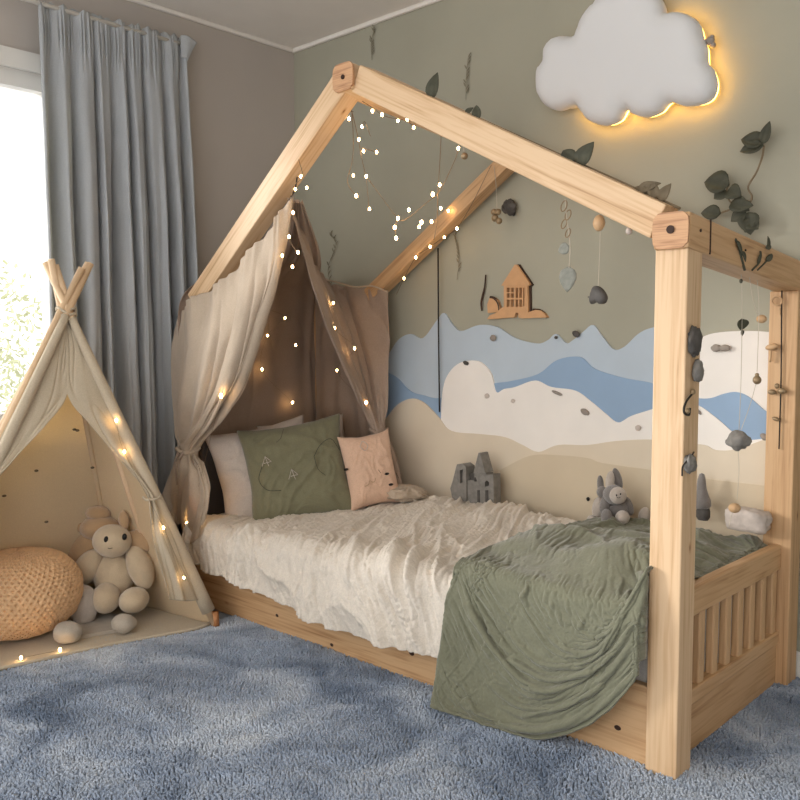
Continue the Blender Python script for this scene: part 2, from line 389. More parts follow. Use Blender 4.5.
# ------------------------------------------------------------------ room
WY, WX, CZ = 3.02, -3.60, 2.70
struct(bxw('floor', WX-.1, 1.7, -1.5, WY+.1, -.06, -.006, 'carpet', bevel=0))
struct(bxw('ceiling', WX-.1, 1.7, -1.5, WY+.1, CZ, CZ+.06, 'ceiling', bevel=0))
struct(bxw('wall_back', WX-.1, 1.7, WY, WY+.1, 0, CZ, 'green_wall', bevel=0))
wy0, wy1, wz0, wz1 = -.6, 1.74, .78, 2.27     # window opening
vs, fs = join_geo([([(x,y,z) for x in (WX-.14, WX) for y in (a,b_) for z in (c,d)], [(0,1,3,2),(4,6,7,5),(0,4,5,1),(2,3,7,6),(0,2,6,4),(1,5,7,3)]) for a,b_,c,d in ((-1.5,wy0,0,CZ),(wy1,WY,0,CZ),(wy0,wy1,0,wz0),(wy0,wy1,wz1,CZ))])
struct(mk('wall_left', vs, fs, 'taupe_wall', smooth=False))
struct(bxw('wall_right', 1.6, 1.7, -1.5, WY, 0, CZ, 'taupe_wall', bevel=0))
wr = thing('window_1', 'wide white framed window beside the grey blue curtain', 'window', (WX, .5, wz0)); del wr['category']; wr['kind'] = 'structure'
def frame(y0, y1, z0, z1, w, x0, x1, name, mat='white_paint'):
    g = []
    for a,b_,c,d in ((y0,y1,z0,z0+w),(y0,y1,z1-w,z1),(y0,y0+w,z0+w,z1-w),(y1-w,y1,z0+w,z1-w)):
        g.append(([(x,y,z) for x in (x0,x1) for y in (a,b_) for z in (c,d)], [(0,1,3,2),(4,6,7,5),(0,4,5,1),(2,3,7,6),(0,2,6,4),(1,5,7,3)]))
    return mk(name, *join_geo(g), mat, wr, smooth=False)
frame(wy0-.07, wy1+.07, wz0-.07, wz1+.07, .075, WX, WX+.02, 'window_casing')
frame(wy0, wy1, wz0, wz1, .07, WX-.10, WX-.02, 'window_frame')
bxw('mullion', WX-.09, WX-.03, .5, .58, wz0+.07, wz1-.07, 'white_paint', wr, .003)
bxw('pane', WX-.066, WX-.060, wy0+.07, wy1-.07, wz0+.07, wz1-.07, 'glass', wr, 0)
bxw('window_sill', WX-.02, WX+.07, wy0-.1, wy1+.1, wz0-.09, wz0-.06, 'white_paint', wr, .004)
struct(bxw('baseboard_back', WX, 1.6, WY-.018, WY, 0, .095, 'white_paint', bevel=.006))
struct(bxw('baseboard_left', WX, WX+.018, -1.5, WY-.02, 0, .095, 'white_paint', bevel=.006))
struct(bxw('trim_1', WX, 1.6, WY-.02, WY, CZ-.022, CZ, 'ceiling', bevel=.006))
struct(bxw('trim_2', WX, WX+.02, -1.5, WY-.02, CZ-.022, CZ, 'ceiling', bevel=.006))

# ------------------------------------------------------------------ carpet pile
def carpet():
    st = .0074
    gx, gy = np.meshgrid(np.arange(-3.55, .5, st), np.arange(.5, 3.0, st)); x = gx.ravel()+RNG.uniform(-.5,.5,gx.size)*st; y = gy.ravel()+RNG.uniform(-.5,.5,gx.size)*st
    # visible ground only
    D = -Fv.x*0 + x*Fv.x + y*Fv.y - CH*Fv.z; L = x*Rv.x + y*Rv.y; px = 400+FL*L/D
    py = 400 - FL*(x*Uv.x+y*Uv.y-CH*Uv.z)/D
    bed = (y > 2.16) & (x < -1.02) & (x > -3.2); far = (y > 2.0) & (x < -2.9)
    k = (px > -25) & (px < 825) & (py < 830) & (py > 0) & (D > .5) & ~bed & ~far
    x = x[k]; y = y[k]; n = len(x)
    a1 = fbm(x*2.2, y*2.2, 3); dirx = .55*gn(x*1.7+5, y*1.7)+.5*gn(x*5, y*5+9); diry = .55*gn(x*1.7+15, y*1.7+4)+.5*gn(x*5+31, y*5)
    dent = np.zeros(n)
    for qx, qy, r in [(40,692,1),(42,742,1),(137,720,1.1),(140,782,1),(280,710,.9),(312,677,.8),(235,787,1),(262,735,1.2),(260,647,1),(318,694,.7),(350,705,.7),(90,760,1),(420,740,.8),(470,768,.8),(330,765,1.1),(60,708,.8)]:
        g0 = AZZ(qx, qy, 0); ex = (x-g0.x)*Rv.x+(y-g0.y)*Rv.y; ey = -(x-g0.x)*Rv.y+(y-g0.y)*Rv.x
        rim_ = ey/(.030*r); a1 = a1 + 1.6*np.exp(-((ex+.4*ey)/(.055*r))**2-(rim_-1.5)**2)
        dent += np.exp(-((ex+.4*ey)/(.060*r))**2-(ey/(.030*r))**2)
    hgt = .0135 + .002*RNG.uniform(-1,1,n) + .004*a1 - .013*np.clip(dent,0,1)
    hgt = np.maximum(hgt, .002)
    w = .0044*RNG.uniform(.8,1.3,n); th = RNG.uniform(0,2*PI,n)
    lx = (dirx*.8+RNG.normal(0,.28,n))*hgt*.8; ly = (diry*.8+RNG.normal(0,.28,n))*hgt*.8
    V = np.zeros((n,7,3))
    for c in range(3):
        an = th+c*2*PI/3; V[:,c,0] = x+np.cos(an)*w; V[:,c,1] = y+np.sin(an)*w; V[:,c,2] = -.004
        V[:,3+c,0] = x+np.cos(an)*w*.95+lx*.6; V[:,3+c,1] = y+np.sin(an)*w*.95+ly*.6; V[:,3+c,2] = hgt*.7
    V[:,6,0] = x+lx; V[:,6,1] = y+ly; V[:,6,2] = hgt
    f4 = np.array([[0,1,4,3],[1,2,5,4],[2,0,3,5]]); f3 = np.array([[3,4,6],[4,5,6],[5,3,6]])
    b7 = (np.arange(n)*7)
    q = (b7[:,None,None]+f4).reshape(-1,4); t = (b7[:,None,None]+f3).reshape(-1,3)
    me = bpy.data.meshes.new('carpet_pile'); me.vertices.add(n*7); me.vertices.foreach_set('co', V.ravel())
    lo = np.concatenate([q.ravel(), t.ravel()]); me.loops.add(len(lo)); me.loops.foreach_set('vertex_index', lo)
    npoly = len(q)+len(t); me.polygons.add(npoly); ls = np.concatenate([np.arange(len(q))*4, len(q)*4+np.arange(len(t))*3]); me.polygons.foreach_set('loop_start', ls)
    me.update(calc_edges=True); me.validate(); me.polygons.foreach_set('use_smooth', [True]*npoly); me.materials.append(M['carpet'])
    o = bpy.data.objects.new('carpet_pile', me); C.objects.link(o); o['kind'] = 'stuff'; tag(o, 'mottled blue grey carpet pile covering the floor', 'carpet')
carpet()

# ------------------------------------------------------------------ bed frame
BX0, BX1, BY0, BY1 = -3.28, -.95, 2.07, 2.98      # outer box
bed = thing('house_bed', 'pine house-shaped bed frame with gable rafters and slatted foot end', 'bed', ((BX0+BX1)/2, (BY0+BY1)/2, 0))
PW = .088
fp = bxw('post', BX1-PW, BX1, BY0, BY0+PW, 0, 1.395, 'pine', bed, .004, axis='z')
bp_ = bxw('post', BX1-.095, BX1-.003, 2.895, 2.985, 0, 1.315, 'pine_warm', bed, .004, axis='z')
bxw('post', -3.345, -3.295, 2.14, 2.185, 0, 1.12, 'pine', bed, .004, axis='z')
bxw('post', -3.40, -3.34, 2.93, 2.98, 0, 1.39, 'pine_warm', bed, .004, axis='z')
# cross beam (runs front to back, sagging slightly), end grain at the front
cb0, cb1 = Vector((-.992, 2.062, 1.430)), Vector((-.992, 3.005, 1.352))
beam('cross_beam', cb0, cb1, .096, .092, 'pine_warm', bed, .008, up=Vector((1,0,0)))
def endplug(c, w, h, par):
    g = []
    for i in range(20):
        a = 2*PI*i/20; k = (abs(math.cos(a))**5+abs(math.sin(a))**5)**(-1/5); g.append((c[0]+w*math.cos(a)*k, c[2]+h*math.sin(a)*k))
    return board('end_grain', g, c[1]-.006, c[1]+.004, 'pine_end', par)
cbo = [o for o in bed.children if o.name.startswith('cross_beam')][0]
endplug((-.992, 2.062, 1.430), .048, .046, bed)
def disc(name, c, r, ax, mat, par, t=.004):
    ax = Vector(ax).normalized(); a = ax.orthogonal().normalized(); b2 = ax.cross(a); n = 14
    vs = [tuple(Vector(c)+(a*math.cos(2*PI*i/n)+b2*math.sin(2*PI*i/n))*r+ax*s) for s in (-t/2, t/2) for i in range(n)]
    fs = [tuple(range(n))[::-1], tuple(range(n,2*n))] + [(i,(i+1)%n,n+(i+1)%n,n+i) for i in range(n)]
    return mk(name, vs, fs, mat, par, smooth=False)
disc('bolt', (-.990, 2.054, 1.432), .0105, (0,1,0), 'bolt', bed)
disc('bolt', (-.943, 2.125, 1.432), .004, (1,0,0), 'bolt', bed)
disc('bolt', (-.943, 2.42, 1.405), .003, (1,0,0), 'bolt', bed)
beam('strap', (-.943, 2.185, 1.466), (-.943, 2.185, 1.376), .003, .004, 'bolt', bed, 0)
# ridge
beam('ridge_beam', (-2.197, 2.066, 2.056), (-2.16, 2.975, 1.955), .085, .088, 'pine', bed, .006, up=Vector((1,0,0)))
endplug((-2.197, 2.064, 2.057), .050, .047, bed)
disc('bolt', (-2.193, 2.056, 2.056), .008, (0,1,0), 'bolt', bed)
# rafters: front pair and rear pair
def rafter(x0, z0, x1, z1, y0, y1, mat): return beam('rafter', (x0,(y0+y1)/2,z0), (x1,(y0+y1)/2,z1), y1-y0, .092, mat, bed)
rafter(-2.150, 2.047, -1.035, 1.458, 2.075, 2.155, 'pine')
rafter(-2.222, 2.055, -3.165, 1.317, 2.075, 2.155, 'pine')
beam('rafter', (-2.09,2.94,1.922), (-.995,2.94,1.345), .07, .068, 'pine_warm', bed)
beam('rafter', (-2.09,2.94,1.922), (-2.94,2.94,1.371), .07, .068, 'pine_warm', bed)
beam('head_rail', (-3.38,2.955,1.39), (-2.86,2.955,1.385), .03, .03, 'pine_warm', bed)
beam('head_rail', (-3.37,2.19,1.27), (-3.37,2.95,1.34), .03, .03, 'pine', bed, up=Vector((1,0,0)))
# rails
sr = bxw('side_rail', -3.24, BX1-PW, 2.088, 2.118, .0, .225, 'pine_warm', bed, .005)
for px_, pz_, r_ in ((-2.62,.07,.007), (-2.05,.155,.008), (-1.9,.10,.009), (-1.13,.085,.008), (-2.3,.03,.007), (-1.5,.05,.006)):
    ell('knot', (px_, 2.0885, pz_), (r_*1.5, .0012, r_), 'bolt', sr, nu=12, nv=6)
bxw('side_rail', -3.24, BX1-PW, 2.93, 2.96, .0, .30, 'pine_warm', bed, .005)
bxw('head_shade_panel', -3.30, -3.27, 2.19, 2.88, .05, .70, 'head_shade', bed, .012, label='dark grey panel added for the shadowy gap behind the pillows')  # added dark panel, fills the shadowy gap between drape and pillows
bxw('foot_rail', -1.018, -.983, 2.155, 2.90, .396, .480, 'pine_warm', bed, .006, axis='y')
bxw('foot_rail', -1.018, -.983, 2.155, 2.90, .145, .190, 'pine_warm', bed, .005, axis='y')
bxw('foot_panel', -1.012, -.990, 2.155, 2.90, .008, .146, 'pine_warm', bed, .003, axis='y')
nb = 8
for i in range(nb):
    y = 2.155 + (i+.62)*(2.90-2.155)/nb
    bxw('baluster', -1.013, -.989, y-.019, y+.019, .185, .40, 'pine_warm', bed, .005, axis='z')

# ------------------------------------------------------------------ mattress, duvet, blanket
def rbox(name, x0,x1,y0,y1,z0,z1,r,mat,label,cat):
    o = bxw(name, x0,x1,y0,y1,z0,z1,mat,None,r); 
    o.data.polygons.foreach_set('use_smooth',[True]*len(o.data.polygons)); return tag(o,label,cat)
bm_ = bxw('mattress', -3.21,-1.03,2.125,2.925,.12,.365,'sheet',None,.045)
tag(bm_, 'pale grey sheeted mattress lying inside the pine bed frame', 'mattress')

def relax(G, colliders, pins, grow, frames=24, mass=.25, bend=.3, tens=15, fric=12, grav=1.0, quality=6, selfc=False):
    """let a draped sheet settle: it is slightly larger than its guide surface, so it buckles into creases"""
    nv, nu = G.shape[:2]; me = bpy.data.meshes.new('c'); me.from_pydata(G.reshape(-1,3).tolist(), [], grid_faces(nu,nv).tolist()); o = bpy.data.objects.new('c', me); C.objects.link(o)
    vg = o.vertex_groups.new(name='p')
    for wt in np.unique(np.round(pins,1)):
        if wt > 0: vg.add(np.where(np.round(pins.ravel(),1) == wt)[0].tolist(), float(wt), 'REPLACE')
    cols = []
    for (x0,x1,y0,y1,z0,z1) in colliders:
        bm = bmesh.new(); bmesh.ops.create_cube(bm, size=1)
        for v in bm.verts: v.co = Vector((x0+(v.co.x+.5)*(x1-x0), y0+(v.co.y+.5)*(y1-y0), z0+(v.co.z+.5)*(z1-z0)))
        bmesh.ops.bevel(bm, geom=bm.edges[:], offset=.035 if z1-z0 > .2 else .004, segments=4, affect='EDGES', profile=.5)
        bmesh.ops.triangulate(bm, faces=bm.faces)
        m_ = bpy.data.meshes.new('k'); bm.to_mesh(m_); bm.free(); k_ = bpy.data.objects.new('k', m_); C.objects.link(k_)
        md_ = k_.modifiers.new('c','COLLISION'); k_.collision.thickness_outer = .006; k_.collision.cloth_friction = fric; k_.collision.damping = .4; cols.append(k_)
    md = o.modifiers.new('cloth','CLOTH'); st = md.settings; st.quality = quality; st.mass = mass; st.tension_stiffness = tens; st.compression_stiffness = tens; st.shear_stiffness = 5; st.bending_stiffness = bend
    st.air_damping = 2; st.vertex_group_mass = 'p'; st.pin_stiffness = 3; st.shrink_min = -grow; st.shrink_max = -grow; st.effector_weights.gravity = grav
    md.collision_settings.distance_min = .005; md.collision_settings.collision_quality = 3; md.collision_settings.use_self_collision = selfc; md.collision_settings.self_distance_min = .004
    md.point_cache.frame_start = 1; md.point_cache.frame_end = frames+1
    sc = bpy.context.scene
    for f in range(1, frames+1): sc.frame_set(f)
    dg = bpy.context.evaluated_depsgraph_get(); ev = o.evaluated_get(dg); m2 = ev.to_mesh(); out = np.empty(len(m2.vertices)*3); m2.vertices.foreach_get('co', out); ev.to_mesh_clear()
    for k_ in cols+[o]: bpy.data.objects.remove(k_, do_unlink=True)
    sc.frame_set(1)
    out = out.reshape(nv,nu,3)
    return out if np.isfinite(out).all() else G
def fine(G, f):    # smooth subdivision of a grid
    nv, nu = G.shape[:2]; G = cr(G, np.linspace(0,1,(nv-1)*f+1)); return cr(G.transpose(1,0,2), np.linspace(0,1,(nu-1)*f+1)).transpose(1,0,2)

def duvet():
    nu, nv = 270, 170
    U, V_ = np.meshgrid(np.linspace(0,1,nu), np.linspace(0,1,nv))
    x = -3.16 + U*2.07
    hd_ = np.clip((x+2.95)/.7,0,1); hd_ = hd_*hd_*(3-2*hd_); top = .378 + .037*hd_ + .03*hd_*np.exp(-((V_-.0)/.3)**2)
    hem = np.interp(x, [-3.17,-3.05,-2.7,-2.3,-2.0,-1.76,-1.1], [.215,.205,.185,.155,.145,.15,.155]) + .26*np.clip((x+1.60)/.10,0,1) + .008*gn(x*9, x*0)
    # arc-length profile: top from y=2.93 to 2.12, round corner, down to hem
    yb, yf, rc = 2.90, 2.095, .075
    s = V_*(yb-yf+rc*PI/2*1.0+ (top-rc-hem)) 
    l1 = yb-yf; l2 = rc*PI/2
    ph = np.clip((s-l1)/rc, 0, PI/2)
    y = yb - np.minimum(s, l1) - rc*np.sin(ph)
    z = top - rc*(1-np.cos(ph)) - np.clip(s-l1-l2, 0, None)
    d = np.clip((s-l1-l2), 0, 1); 
    G = np.stack([x, y, z], 2)
    side = np.clip((s-l1+.12)/.22, 0, 1); side = side*side*(3-2*side)
    # folds : mostly across the bed (along y / s), bending with x
    wx = x + .35*(s-.3)*gn(x*1.3+2, s*0+1) + .05*gn(x*3, s*3) - .34*(s-.5)
    f1 = ridge(wx*4.6, s*1.0, .35, 1.0); f2 = ridge(wx*9.5+4, s*1.2, .40, 5.0); f3 = ridge(wx*23, s*3.0, .5, 9.0); f4 = fbm(x*38, s*18, 3)
    n = normals(G); n *= np.sign(n[...,2:3].mean()) if True else 1
    amp = .020 + .022*side
    h = amp*f1 + (.017+.010*side)*f2 + .009*f3 + .0028*f4 + .012*gn(x*2.2, s*2.5)
    # calmer toward the head end
    calm = np.clip((x+3.15)/.4, .5, 1); h *= calm
    h += .02*side*gn(x*3.4+8, s*.5)
    low = np.clip((x+1.83)/.13, 0, 1)           # lies flat where the throw covers it
    h = h*(1-.85*low) - .012*low
    G = G + n*(h*1.0)[...,None]
    G[...,1] += .012*side*np.sin(x*30+3*gn(x*4,x*0))*np.clip(d*6,0,1)
    G[...,1] = np.minimum(G[...,1], np.where(d>0, 2.072, 9)); G[...,1] = np.minimum(G[...,1], 2.925)
    G[...,2] = np.maximum(G[...,2], np.where(side<.5, .374+.036*hd_, 0))
    pins = np.full((nv,nu), .35); pins[0,:] = 1; pins[:,0] = .8; pins[:,int(nu*.66):] = 1; pins[int(nv*.72):,:int(nu*.66)] = .2
    G = relax(G, [(-3.3,-1,2.10,2.93,.0,.370), (-3.4,-.95,2.02,2.082,-.2,.22)], pins, .014, frames=7, bend=.5, quality=5)
    G = fine(G, 2); n = normals(G); xx, yy_, zz = G[...,0], G[...,1], G[...,2]; ss = (2.9-yy_)+(.45-zz)
    G = G + n*(.0048*ridge((xx-.34*ss)*28, ss*4, .5, 9.0)+.0012*fbm(xx*40, ss*22, 3))[...,None]
    o = sheet('duvet', G, 'duvet', None, .006); tag(o, 'rumpled cream muslin duvet spread over the mattress', 'duvet'); return o
duvet()

def blanket():
    rows = [
     [(-1.60,2.90,.474),(-1.45,2.91,.480),(-1.30,2.91,.482),(-1.17,2.90,.480),(-1.020,2.885,.455)],
     [(-1.68,2.72,.472),(-1.50,2.74,.485),(-1.33,2.72,.488),(-1.16,2.70,.490),(-1.016,2.70,.450)],
     [(-1.68,2.48,.470),(-1.52,2.50,.500),(-1.36,2.48,.500),(-1.18,2.46,.515),(-1.016,2.44,.455)],
     [(-1.66,2.26,.475),(-1.52,2.26,.525),(-1.36,2.25,.535),(-1.19,2.25,.545),(-1.016,2.26,.49)],
     [(-1.65,2.10,.470),(-1.53,2.08,.53),(-1.36,2.06,.555),(-1.18,2.04,.575),(-1.028,2.060,.56)],
     [(-1.67,2.01,.39),(-1.54,1.985,.45),(-1.36,1.95,.49),(-1.18,1.95,.52),(-1.030,2.050,.53)],
     [(-1.685,1.99,.24),(-1.56,1.955,.29),(-1.37,1.91,.34),(-1.18,1.93,.42),(-1.030,2.048,.46)],
     [(-1.685,1.975,.11),(-1.57,1.945,.14),(-1.40,1.92,.17),(-1.20,1.945,.28),(-1.030,2.048,.40)],
     [(-1.690,1.955,.020),(-1.58,1.94,.018),(-1.42,1.935,.018),(-1.22,1.975,.12),(-1.030,2.050,.32)],
    ]
    nu, nv = 300, 380
    def soft_(x, y, s): # broad rounded folds
        w_ = .5*gn(x*.5+s, y*.5+3); return .5+.5*np.tanh(2.2*gn(x+w_+s, y+w_*.7))
    def disp(u, v):
        top = 1-np.clip((v-.40)/.14, 0, 1); top = top*top*(3-2*top); sd = 1-top
        a = soft_(u*1.3+.9*v, v*7+1.8*u, 3)*.050 + ridge(u*2.0+1.5*v, v*8, .35, 8)*.020 + ridge(u*5+2*v, v*17, .5, 31)*.006
        ang = u + .60*(v-.42)*(.80-u) + .03*gn(u*3,v*5)
        b_ = soft_(ang*4.6, v*1.0, 12)*.036 + ridge(ang*6.5, v*1.3, .30, 20)*.020 + ridge(ang*14, v*2.6, .45, 27)*.007 + .008*gn(u*7, v*9)
        h = top*(a-.022) + sd*(b_-.020) + .0022*fbm(u*22, v*26, 3)
        edge = np.minimum(np.minimum(u*6, (1-u)*8), 1); return h*(.3+.7*edge)
    nu, nv = 130, 190
    G = loft(rows, nu, nv, None); n = normals(G)
    if n[40,60,2] < 0: n = -n
    u, v = np.meshgrid(np.linspace(0,1,nu), np.linspace(0,1,nv)); G = G + n*(disp(u,v)*(1.15-.05*np.clip((v-.38)/.1,0,1)))[...,None]
    pins = np.zeros((nv,nu)); pins[:int(nv*.42),:] = .2; pins[0,:] = 1; pins[:int(nv*.50),-1] = 1; pins[int(nv*.50):,-1] = 1; pins[:int(nv*.5),0] = .6; pins[int(nv*.45):,1:-1] = 0; pins[int(nv*.5):,:3] = .5
    pass
    G = relax(G, [(-3.2,-.99,2.025,2.93,.0,.462), (-1.018,-.95,2.078,2.156,0,1.3), (-3,0,1,2.0,-.1,.006), (-3.2,-.95,2.02,2.08,-.2,.22)], pins, .022, frames=16, bend=1.0)
    G = fine(G, 2); nv, nu = G.shape[:2]; u, v = np.meshgrid(np.linspace(0,1,nu), np.linspace(0,1,nv))
    G = G + normals(G)*(.0012*fbm(u*26, v*34, 3))[...,None]
    # hem waviness, keep above the floor and off the rail
    G[...,2] = np.maximum(G[...,2], .012+.004*gn(u*30,v*30))
    o = sheet('blanket', G, 'blanket', None, .006); tag(o, 'sage green throw blanket hanging over the foot corner to the carpet', 'blanket')
blanket()

# ------------------------------------------------------------------ pillows
def pillow(name, c, nrm, up, w, h, t, mat, label, seed, parent=None, wr_=.006):
    n = Vector(nrm).normalized(); upv = (Vector(up)-n*Vector(up).dot(n)).normalized(); r = upv.cross(n).normalized()
    K = 70; u, v = np.meshgrid(np.linspace(-1,1,K), np.linspace(-1,1,K))
    pin = 1-.10*(1-u**2)*0
    X_ = u*w/2*(1-.10*(1-v**2)*u**2+.012*gn(v*2.5+seed,u*0+np.sign(u))); Y_ = v*h/2*(1-.10*(1-u**2)*v**2+.012*gn(u*2.5+seed,v*0+3*np.sign(v)))
    T = t/2*((1-np.abs(u)**3)*(1-np.abs(v)**3))**.5
    wrk = wr_*(ridge(u*2.2+seed, v*2.2+seed, .6, seed)+.5*fbm(u*5+seed, v*5,3))*((1-u**6)*(1-v**6))
    fr_ = np.stack([X_, Y_, T+wrk], 2).reshape(-1,3); bk = np.stack([X_, Y_, -T], 2).reshape(-1,3)
    f = grid_faces(K,K); fs = np.concatenate([f, f[:, ::-1]+K*K]).tolist()
    R = Matrix((r, upv, n)).transposed().to_4x4(); R.translation = Vector(c)
    o = mk(name, np.concatenate([fr_,bk]), fs, mat, parent, mw=R)
    bm = bmesh.new(); bm.from_mesh(o.data); bmesh.ops.remove_doubles(bm, verts=bm.verts, dist=.0005); bmesh.ops.recalc_face_normals(bm, faces=bm.faces); bm.to_mesh(o.data); bm.free()
    if label: tag(o, label, 'pillow')
    return o, R, T
p1,_,_ = pillow('pillow', AY(266,472,2.40)+Vector((0,0,.0)), (.85,-.45,.30), Vector((0,0,1))-Rv*.19, .47, .45, .14, 'grey_pillow', 'pale grey pillow leaning behind the left of the green cushion', 2)
p2,_,_ = pillow('pillow', AY(309,462,2.66), (.9,-.35,.28), Vector((0,0,1))-Rv*.10, .44, .42, .12, 'grey_pillow', 'pale pillow whose top peeps above the green cushion', 5)
gp, gR, _ = pillow('cushion', AY(297,471,2.44), (.72,-.62,.34), Vector((0,0,1))-Rv*.16, .47, .46, .14, 'green_pillow', 'sage green cushion with stitched lines and small white motifs', 9, wr_=.010)
gp['category'] = 'cushion'
pp, pR, _ = pillow('cushion', AY(370,470,2.68), (.85,-.45,.25), Vector((0,0,1))-Rv*.12, .245, .34, .11, 'pink_pillow', 'small pink cushion with an embroidered animal face', 12, wr_=.004)
pp['category'] = 'cushion'
def on_pillow(R, w, h, t, pts, r, mat, parent, name, lift=.0135):
    P = []
    for a, b_ in pts:
        T = t/2*((1-abs(a)**3)*(1-abs(b_)**3))**.5; P.append(R @ Vector((a*w/2, b_*h/2, T+lift)))
    return tube(name, P, r, mat, parent, 5, 4)
g = (gR, .47, .46, .14)
on_pillow(*g, [(-.62,.15),(-.72,-.1),(-.6,-.32),(-.35,-.38)], .0012, 'black', gp, 'stitching')
on_pillow(*g, [(.35,.15),(.5,.35),(.72,.45),(.85,.2)], .0012, 'black', gp, 'stitching')
on_pillow(*g, [(.35,.15),(.38,-.1),(.5,-.25)], .0010, 'black', gp, 'stitching')
on_pillow(*g, [(-.3,.55),(-.2,.62),(-.12,.8)], .0010, 'black', gp, 'stitching')
for cx_, cy_ in ((-.52,.22),(-.08,-.12)):
    for q in ([(-.10,-.08),(-.02,.10)],[(-.02,.10),(.08,-.02)],[(.08,-.02),(-.06,-.03)],[(-.02,.1),(.02,-.1)]):
        on_pillow(*g, [(cx_+a, cy_+b_) for a,b_ in q], .0013, 'plush_pale', gp, 'motif')
k_ = (pR, .245, .34, .11)
for a, b_ in ((.42,-.22),(.50,-.55),(-.88,.12)):
    T = .05*((1-abs(a)**3)*(1-abs(b_)**3))**.5; ell('embroidered_eye', pR @ Vector((a*.135, b_*.15, T+.006)), (.011,.006,.010), 'black', pp, R=pR.to_3x3(), nu=12, nv=8)
on_pillow(*k_, [(-.45,-.42),(-.3,-.38),(-.25,-.3),(-.1,-.35),(.0,-.25)], .0018, 'plush_tan', pp, 'mouth', .007)
on_pillow(*k_, [(-.35,.62),(-.2,.5),(-.05,.62),(-.2,.75),(-.35,.62)], .0015, 'plush_pale', pp, 'motif', .007)
on_pillow(*k_, [(.15,-.05),(.22,-.15)], .001, 'black', pp, 'stitching', .007)
on_pillow(*k_, [(.85,-.2),(.95,-.35)], .001, 'black', pp, 'stitching', .007)
# bunched cloth beside pink cushion
def crumple(d): return 1 + .25*float(ridge(d.x*2.2+d.z, d.y*1.4, .5, 4)) + .06*float(gn(d.x*6, d.y*6))
tag(ell('folded_muslin', AY(406,492,2.80)+Vector((0,0,-.004)), (.085,.10,.028), 'linen', None, Matrix.Rotation(.5,3,'Z'), 80, 50, f=crumple), 'bunched beige muslin cloth beside the pink cushion', 'cloth')

# ------------------------------------------------------------------ canopy
can = thing('bed_canopy', 'beige linen canopy tent tied back over the bed head', 'canopy', (-3.1, 2.5, .9))
def rowpx(l): return [tuple(AY(a,b_,y)) for a,b_,y in l]
rows = [rowpx(l) for l in [
 [(177,316,2.17),(190,300,2.06),(216,285,2.055),(243,259,2.055),(270,227,2.055),(291,197,2.07)],
 [(171,352,2.15),(188,345,2.02),(213,335,1.99),(238,318,1.99),(262,295,2.01),(285,262,2.08)],
 [(172,400,2.14),(184,400,2.04),(202,395,2.00),(222,385,2.00),(244,368,2.02),(264,336,2.10)],
 [(175,432,2.13),(182,434,2.08),(192,430,2.05),(205,424,2.04),(222,413,2.06),(241,398,2.10)],
 [(177,447,2.12),(180,448,2.09),(184,449,2.07),(189,450,2.07),(194,450,2.09),(200,448,2.12)],
 [(170,470,2.11),(175,472,2.06),(182,470,2.04),(190,470,2.02),(198,468,2.02),(204,463,2.05)],
 [(161,500,2.10),(170,502,2.05),(181,496,2.06),(188,502,2.01),(202,500,1.99),(210,488,2.02)],
 [(152,532,2.09),(166,538,2.04),(181,524,2.07),(186,543,2.02),(196,538,1.99),(207,510,2.02)],
]]
def dl(u, v):
    tie = np.exp(-((v-.571)/.06)**2); w = 1-.85*tie
    f = np.sin(u*26+2.2*gn(u*3, v*0+2)+1.5*gn(u*2,v*2.5)); g_ = ridge(u*7+v*1.2, v*1.4, .3, 3)
    gath = np.exp(-(v/.05)**2)
    return w*(.011*f + .026*g_*np.clip(v*4,.2,1)) + .005*gath*np.sin(u*95+3*gn(u*9,v*0)) + .002*fbm(u*16, v*20, 3)
sheet('front_drape', loft(rows, 200, 220, dl), 'linen', can, .002)
rows = [rowpx(l) for l in [
 [(291,197,2.10),(303,228,2.32),(314,258,2.58),(325,279,2.90),(355,288,2.905),(386,290,2.90)],
 [(299,235,2.15),(313,268,2.36),(326,295,2.62),(340,316,2.80),(362,328,2.87),(387,330,2.88)],
 [(322,310,2.35),(333,335,2.50),(343,352,2.66),(355,363,2.80),(370,368,2.86),(387,370,2.88)],
 [(350,378,2.62),(355,388,2.68),(361,398,2.74),(368,403,2.80),(376,405,2.85),(387,405,2.87)],
 [(370,430,2.84),(372,431,2.82),(375,432,2.81),(379,432,2.82),(382,431,2.85),(386,430,2.88)],
 [(371,460,2.86),(376,462,2.80),(382,464,2.79),(388,464,2.80),(394,460,2.84),(398,455,2.88)],
 [(374,489,2.86),(381,492,2.80),(388,494,2.79),(396,494,2.80),(402,490,2.84),(405,484,2.88)],
]]
def dr(u, v):
    tie = np.exp(-((v-.667)/.06)**2); w = 1-.8*tie
    gath = np.exp(-(v/.05)**2)*(u>.45)
    return w*(.010*np.sin(u*20+2*gn(u*3,v*2))+.014*ridge(u*6-v*1.5, v*1.2, .3, 7)) + .005*gath*np.sin(u*90+3*gn(u*9,v*0)) + .002*fbm(u*16,v*18,3)
sheet('rear_drape', loft(rows, 180, 200, dr), 'linen_brown', can, .002)
A_ = AY(291,197,2.10)
ys = [2.13,2.3,2.48,2.66,2.82,2.93]
rows = [[tuple(A_+Vector((-.01,.01+(y-2.13)*.07,-.012))) for y in ys],
        [(-2.93, 2.19+(y-2.13)*.52, 1.50+.05*(y-2.13)) for y in ys],
        [(-3.31, y, 1.35+.07*(y-2.13)/.8) for y in ys],
        [(-3.335, y, 1.0) for y in ys],[(-3.33, y, .7) for y in ys],[(-3.32, y, .42) for y in ys]]
G = loft(rows, 140, 180, lambda u,v: .006*np.sin(u*40+2*gn(u*4,v*3))*np.clip(1.2-v,0,1)+.008*ridge(u*4,v*2,.4,2))
sheet('back_panel', G, 'linen_brown', can, .002)
